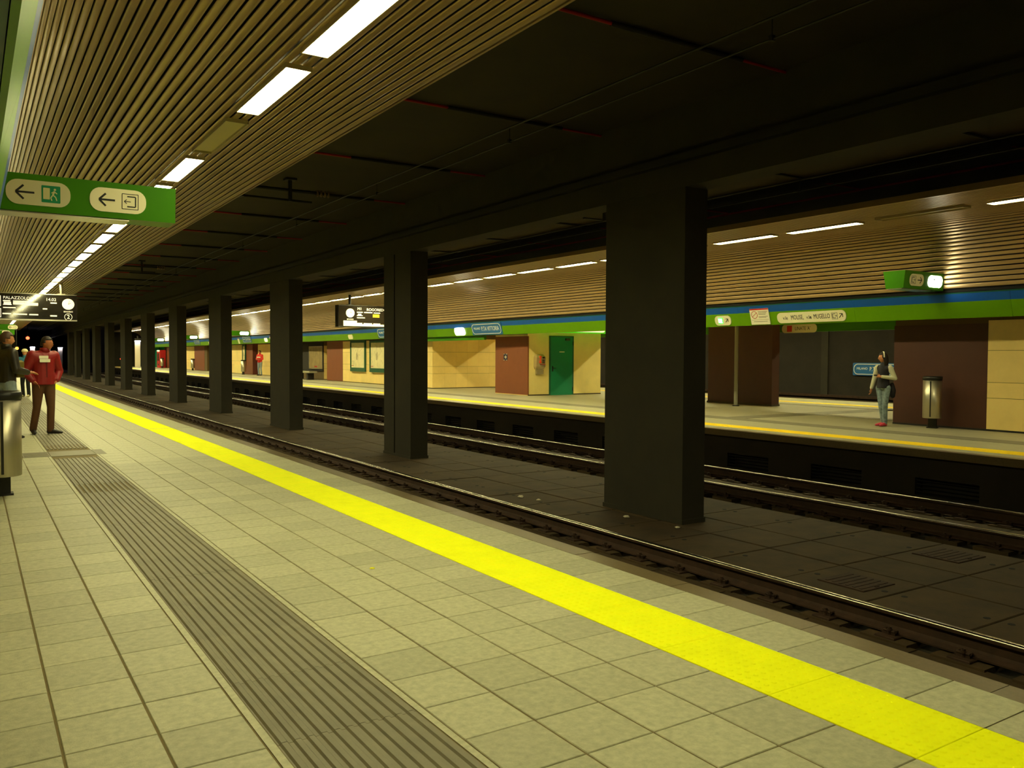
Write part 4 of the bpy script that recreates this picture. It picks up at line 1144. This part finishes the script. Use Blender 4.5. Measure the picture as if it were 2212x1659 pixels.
def person(lab, loc, rz, Ht, J, top, legs, shoe, hair, skinM, head_turn=0.0, head_tilt=0.0, vox=.009, female=False, hair_long=False,
           jacket_r=1.0, sleeves=True, hem=.80, collar=True, cuffs=True, group=None, extra=None, hat=None, leg_r=1.0):
    """J: joint overrides in a 1.75 m frame. top/legs/shoe/hair: materials"""
    k = Ht/1.75
    base = dict(pel=(0, 0, .95), spi=(0, .0, 1.12), che=(0, .0, 1.32), nec=(0, .005, 1.47), hd=(0, .03, 1.62),
                hipL=(-.088, 0, .90), hipR=(.088, 0, .90), kneL=(-.10, .03, .49), kneR=(.10, .03, .49), ankL=(-.10, -.02, .09), ankR=(.10, -.02, .09),
                shoL=(-.18, 0, 1.40), shoR=(.18, 0, 1.40), elbL=(-.24, -.02, 1.12), elbR=(.24, -.02, 1.12), wriL=(-.25, .06, .88), wriR=(.25, .06, .88),
                toeL=(-.12, .13, .035), toeR=(.12, .13, .035), thL=(0, 1, 0), thR=(0, 1, 0), curlL=.35, curlR=.35, hdirL=None, hdirR=None)
    base.update(J)
    P = {q: (tuple(c*k for c in v) if isinstance(v, tuple) and q not in ('thL', 'thR') and not q.startswith('hdir') else v) for q, v in base.items()}
    root = empty('person', loc, rz); tag(root, lab, 'person', group)
    f = .92 if female else 1.0
    def rr_(v): return tuple(c*k for c in v) if isinstance(v, tuple) else v*k
    # ---- body: one continuous skin
    ch = [[(P['pel'], rr_((.125*f, .095))), (P['spi'], rr_((.115*f, .085))), (P['che'], rr_((.135*f, .095))), (P['nec'], rr_(.052*f)), (lerp(P['nec'], P['hd'], .5), rr_(.050*f))]]
    for s_ in 'LR':
        ch.append([(P['pel'], rr_((.125*f, .095))), (P['hip'+s_], rr_(.088*f)), (lerp(P['hip'+s_], P['kne'+s_], .5), rr_(.070*f)), (P['kne'+s_], rr_(.050)), (lerp(P['kne'+s_], P['ank'+s_], .4), rr_(.047)), (P['ank'+s_], rr_(.034))])
        ch.append([(P['che'], rr_((.135*f, .095))), (P['sho'+s_], rr_(.058*f)), (P['elb'+s_], rr_(.040*f)), (P['wri'+s_], rr_(.028*f))])
    parts = [skin_tube(ch, 'b')]
    for s_ in 'LR':
        d = P['hdir'+s_] or (Vector(P['wri'+s_])-Vector(P['elb'+s_]))
        for c_ in hand_chains(P['wri'+s_], d, P['th'+s_], P['curl'+s_], k*f): parts.append(skin_tube([c_], 'f', ax=P['th'+s_]))
    hs = 1.0*k*(1.02 if female else 1.0)
    parts.append(head_mesh(P['hd'], hs, head_turn, head_tilt))
    body = link('body', fuse(parts, 'body', vox*.8, skinM), root)
    for me in parts: bpy.data.meshes.remove(me)
    # ---- face
    T = HT(P['hd'], hs, head_turn, head_tilt)
    for sx in (-1, 1):
        t = MB(); t.lathe([(.001, -.005), (.008, -.003), (.0105, .0), (.008, .003), (.001, .005)], 10)
        me = t.mesh('eye', M_EYE); me.transform(T @ Matrix.Translation((sx*.030, .083, .010)) @ Matrix.Diagonal((1.2, .6, 1.1, 1))); link('eye', me, root)
    t = MB(); t.polyY([(-.022, -.052), (0, -.057), (.022, -.052), (.012, -.046), (0, -.048), (-.012, -.046)], .088, .098)
    me = t.mesh('mouth', M_LIP); me.transform(T); link('mouth', me, root)
    # ---- hair
    hb_ = bmesh.new(); bmesh.ops.create_uvsphere(hb_, u_segments=28, v_segments=20, radius=1.0)
    kill = []
    for v in hb_.verts:
        x, y, z = v.co
        lim = .42 if y > .25 else (-.05 if y > -.25 else -.50)
        if hair_long: lim = .40 if y > .55 else (-1.2)
        if z < lim and not hair_long: kill.append(v); continue
        if hair_long and y > .55 and z < .40: kill.append(v); continue
        n_ = 1+.03*math.sin(9*x+5*z)*math.cos(7*y)
        X, Y, Z = x*.087*n_, y*.106*n_-.006, z*.126*n_+.004
        if hair_long and z < 0:
            Z = z*.30; X *= 1-.05*(-z); Y = Y*.85-.02
        v.co = (X, Y, Z)
    bmesh.ops.delete(hb_, geom=kill, context='VERTS')
    bmesh.ops.solidify(hb_, geom=list(hb_.faces), thickness=.012)
    me = bpy.data.meshes.new('hair'); hb_.to_mesh(me); hb_.free()
    for p in me.polygons: p.use_smooth = True
    me.materials.append(hair); me.transform(T); link('hair', me, root)
    if hat:
        t = MB(); t.lathe([(.098, .035), (.104, .04), (.104, .075), (.096, .10), (.07, .135), (.03, .150), (.004, .153)], 20)
        me = t.mesh('knitted_hat', hat); me.transform(T); link('knitted_hat', me, root)
    # ---- trousers
    q = leg_r
    ch = [[(lerp(P['pel'], P['spi'], .25), rr_((.142*f, .112))), (P['pel'], rr_((.142*f, .115)))]]
    for s_ in 'LR':
        A = lerp(P['kne'+s_], P['ank'+s_], 1.03)
        ch.append([(P['pel'], rr_((.142*f, .115))), (P['hip'+s_], rr_(.103*f)), (lerp(P['hip'+s_], P['kne'+s_], .5), rr_(.086*f*q)), (P['kne'+s_], rr_(.066*q)), (lerp(P['kne'+s_], P['ank'+s_], .5), rr_(.062*q)), (A, rr_(.060*q))])
    parts = [skin_tube(ch, 't', flat=True)]; link('trousers', fuse(parts, 'trousers', vox, legs, 5), root); bpy.data.meshes.remove(parts[0])
    # ---- jacket
    g = jacket_r
    hemp = (P['pel'][0]*.5+P['hipL'][0]*.25+P['hipR'][0]*.25, P['pel'][1], hem*k)
    ch = [[(hemp, rr_((.160*f*max(g, 1.06), .128*max(g, 1.06)))), (P['spi'], rr_((.150*f*g, .120*g))), (P['che'], rr_((.158*f*g, .118*g))), (lerp(P['che'], P['nec'], .72), rr_((.098*f, .085))), (P['nec'], rr_(.068))]]
    for s_ in 'LR':
        if not sleeves: ch.append([(P['che'], rr_((.158*f*g, .118*g))), (P['sho'+s_], rr_(.070*f*g))]); continue
        ch.append([(P['che'], rr_((.158*f*g, .118*g))), (P['sho'+s_], rr_(.078*f*g)), (lerp(P['sho'+s_], P['elb'+s_], .55), rr_(.066*f*g)), (P['elb'+s_], rr_(.060*f*g)), (lerp(P['elb'+s_], P['wri'+s_], .90), rr_(.044*f*g))])
    parts = [skin_tube(ch, 'j', flat=True)]; jk = link('jacket', fuse(parts, 'jacket', vox, top, 6), root); bpy.data.meshes.remove(parts[0])
    if collar:
        t = MB(); t.lathe([(.066*k, -.03*k), (.082*k, -.02*k), (.080*k, .045*k), (.070*k, .055*k), (.064*k, .03*k)], 20)
        me = t.mesh('collar', top); me.transform(Matrix.Translation(lerp(P['nec'], P['hd'], .12))); link('collar', me, jk)
    # ---- shoes
    for s_ in 'LR':
        a = Vector(P['ank'+s_]); b_ = Vector(P['toe'+s_]); d = Vector((b_.x-a.x, b_.y-a.y, 0)).normalized()
        z0 = min(a.z-.09*k, b_.z-.035*k)
        def S(u, z): p = a+d*u*k; return (p.x, p.y, z0+z*k)
        parts = [skin_tube([[(S(-.045, .045), (.036*k, .040*k)), (S(.02, .050), (.040*k, .046*k)), (S(.10, .040), (.043*k, .036*k)), (S(.17, .030), (.038*k, .026*k)), (S(.20, .026), (.022*k, .018*k))]], 's')]
        me = fuse(parts, 'shoe', .008, shoe); bpy.data.meshes.remove(parts[0])
        for v in me.vertices: v.co.z = max(v.co.z, z0+.002)
        link('shoe', me, root)
    if extra: extra(root, P, k, jk)
    return root

M_JRED = mat('red_jacket', (134, 10, 16), .55, var=.12, scale=14)
M_TRBR = mat('brown_trousers', (88, 56, 30), .8, var=.08, scale=12)
M_LEATH = mat('dark_leather', (34, 27, 17), .42, var=.2, scale=12)
M_JEANS = mat('light_jeans', (132, 146, 160), .8, var=.15, scale=14)
M_JEANS2 = mat('mottled_jeans', (122, 140, 148), .8, var=.45, scale=16)
M_HAIRD = mat('dark_hair', (34, 22, 16), .6, var=.2, scale=40)
M_HAIRB = mat('brown_hair', (74, 48, 30), .6, var=.2, scale=40)
M_SHOEB = mat('dark_shoe', (26, 20, 22), .5)
M_SHOEP = mat('pink_shoe', (206, 60, 84), .5)
M_NAVY = mat('navy_vest', (20, 18, 30), .7)
M_LBLUE = mat('light_blue_coat', (64, 132, 176), .7, var=.12, scale=12)
M_SLEEVE = mat('white_sleeve', (206, 204, 176), .7)

# ---- man in the red jacket, hands in his pockets, weight on one leg, looking towards the tracks
def red_extra(root, P, k, jk):
    for (x, z, w_, h_) in ((.055, 1.375, .075, .026), (.035, 1.315, .085, .030)):
        t = MB(); t.polyY(rr(-w_, w_, -h_, h_, .008, 2), -.004, .004)
        me = t.mesh('chest_patch', M_WHITE); me.transform(Matrix.Translation((x*k, (.163)*k, z*k)) @ Matrix.Rotation(math.radians(-6), 4, 'Z')); link('chest_patch', me, jk)
    t = MB(); t.box(-.012, .012, .135, .151, .90*k, 1.30*k); me = t.mesh('zip', mat('dark_red_zip', (96, 8, 14), .5)); link('zip', me, jk)
person('man in a red jacket and brown trousers with hands in his pockets', (1.10, 17.28, 0), math.radians(180+18), 1.77,
       dict(nec=(-.02, .01, 1.47), hd=(-.05, .05, 1.62), kneL=(-.10, .05, .49), ankL=(-.10, .02, .09), toeL=(-.24, .15, .035), kneR=(.10, -.04, .49), ankR=(.12, -.16, .10), toeR=(.17, .02, .035),
            hipL=(-.088, .01, .90), elbL=(-.285, -.05, 1.12), elbR=(.285, -.05, 1.12), wriL=(-.20, .06, .955), wriR=(.20, .06, .955), hdirL=(.6, .1, -.5), hdirR=(-.6, .1, -.5)),
       M_JRED, M_TRBR, M_SHOEB, M_HAIRD, M_SKIN2, head_turn=math.radians(38), jacket_r=1.22, hem=.885, extra=red_extra)
# ---- man in the leather jacket behind the bin, turned towards the red jacket
def bag_extra(root, P, k, jk):
    t = MB(); t.chbox(-.10, .16, .10, .22, 1.0*k, 1.28*k, .03); me = t.mesh('shoulder_bag', mat('olive_bag', (112, 96, 26), .7)); link('shoulder_bag', me, root)
person('man in a dark leather jacket and light jeans standing behind the steel bin', (.50, 16.55, 0), math.radians(-62), 1.83,
       dict(elbL=(-.24, .02, 1.14), wriL=(-.16, .24, 1.14), elbR=(.25, .02, 1.13), wriR=(.18, .26, 1.08), hdirL=(.1, 1, .1), hdirR=(-.1, 1, 0), toeR=(.10, .15, .035), ankR=(.10, .02, .09), kneR=(.10, .06, .49)),
       M_LEATH, M_JEANS, M_SHOEB, M_HAIRB, M_SKIN, head_turn=math.radians(-12), head_tilt=math.radians(-6), jacket_r=1.10, hem=.92, extra=bag_extra)
# ---- person with the pale hat farther along
person('person in a pale knitted hat and light blue coat, mostly hidden behind the red jacket', (1.50, 32.5, 0), math.radians(150), 1.60,
       dict(elbL=(-.23, .06, 1.14), wriL=(-.10, .22, 1.16), elbR=(.24, .06, 1.12), wriR=(.08, .22, 1.12), hdirL=(1, .4, 0), hdirR=(-1, .4, 0)),
       M_LBLUE, mat('black_trousers', (14, 13, 16), .8), mat('pale_shoe', (196, 186, 140), .6), M_HAIRB, M_SKIN, head_turn=math.radians(10), hat=mat('pale_hat', (232, 224, 176), .8), hem=.95)
# ---- girl on the far platform
def girl_extra(root, P, k, jk):
    # pale sleeves of the shirt below the vest
    for s_ in 'LR':
        parts = [skin_tube([[(lerp(P['sho'+s_], P['elb'+s_], .02), .066*k), (P['elb'+s_], .052*k), (lerp(P['elb'+s_], P['wri'+s_], .93), .038*k)]], 'sl')]
        link('sleeve', fuse(parts, 'sleeve', .008, M_SLEEVE), root); bpy.data.meshes.remove(parts[0])
    t = MB(); t.chbox(-.05, .05, -.02, .05, -.03, .03, .01); me = t.mesh('held_phone', M_BLKPL)
    me.transform(Matrix.Translation((P['wriL'][0]+.11*k, P['wriL'][1]+.04*k, P['wriL'][2]+.03*k)) @ Matrix.Diagonal((.6, .5, .5, 1))); link('held_phone', me, root)
    parts = [skin_tube([[((-.15*k, -.12*k, .98*k), .05*k), ((-.16*k, -.13*k, .84*k), .075*k), ((-.16*k, -.13*k, .72*k), .06*k)]], 'bg')]
    link('shoulder_bag', fuse(parts, 'shoulder_bag', .01, M_NAVY), root); bpy.data.meshes.remove(parts[0])
    T = HT(P['hd'], k*1.02, math.radians(-52))
    t = MB(); t.polyY([(math.cos(PI*q/16)*.097, math.sin(PI*q/16)*.136+.0) for q in range(17)]+[(math.cos(PI*q/16)*.090, math.sin(PI*q/16)*.129) for q in range(16, -1, -1)], -.012, .012)
    me = t.mesh('hair_band', M_WHITE); me.transform(T); link('hair_band', me, root)
person('girl with long dark hair, navy vest, mottled jeans and pink shoes', (16.20, 10.60, 0), math.radians(98), 1.57,
       dict(hipL=(-.08, 0, .90), kneL=(-.075, .05, .50), ankL=(-.05, -.01, .09), toeL=(-.03, .15, .035), hipR=(.08, .0, .90), kneR=(.035, .03, .49), ankR=(.01, -.05, .09), toeR=(.09, .08, .035),
            shoL=(-.15, 0, 1.38), shoR=(.15, 0, 1.38), elbR=(.20, .03, 1.13), wriR=(.25, .08, .88), hdirR=(.05, .08, -1), elbL=(-.25, -.05, 1.13), wriL=(-.03, .18, 1.17), hdirL=(1, .15, .08), thL=(0, .2, 1), curlL=.7),
       M_NAVY, M_JEANS2, M_SHOEP, M_HAIRD, M_SKIN, head_turn=math.radians(-52), head_tilt=math.radians(-4), female=True, hair_long=True, jacket_r=.90, hem=.90, vox=.008, extra=girl_extra, collar=False, sleeves=False, leg_r=.90)
# ---- far man in red
def far_extra(root, P, k, jk):
    t = MB(); t.polyY(rr(-.15, .15, -.04, .04, .01, 2), -.004, .004)
    me = t.mesh('chest_patch', M_WHITE); me.transform(Matrix.Translation((0, .135*k, 1.27*k))); link('chest_patch', me, jk)
person('far man in a bright red top with folded arms leaning by a distant wall', (16.72, 58.6, 0), math.radians(125), 1.76,
       dict(elbL=(-.26, .04, 1.14), wriL=(.02, .20, 1.14), elbR=(.26, .04, 1.12), wriR=(-.02, .22, 1.10), hdirL=(1, .1, 0), hdirR=(-1, .1, 0)),
       mat('bright_red_top', (214, 40, 24), .6), M_JEANS, M_SHOEB, M_HAIRD, M_SKIN2, jacket_r=1.08, hem=.90, vox=.012, extra=far_extra)
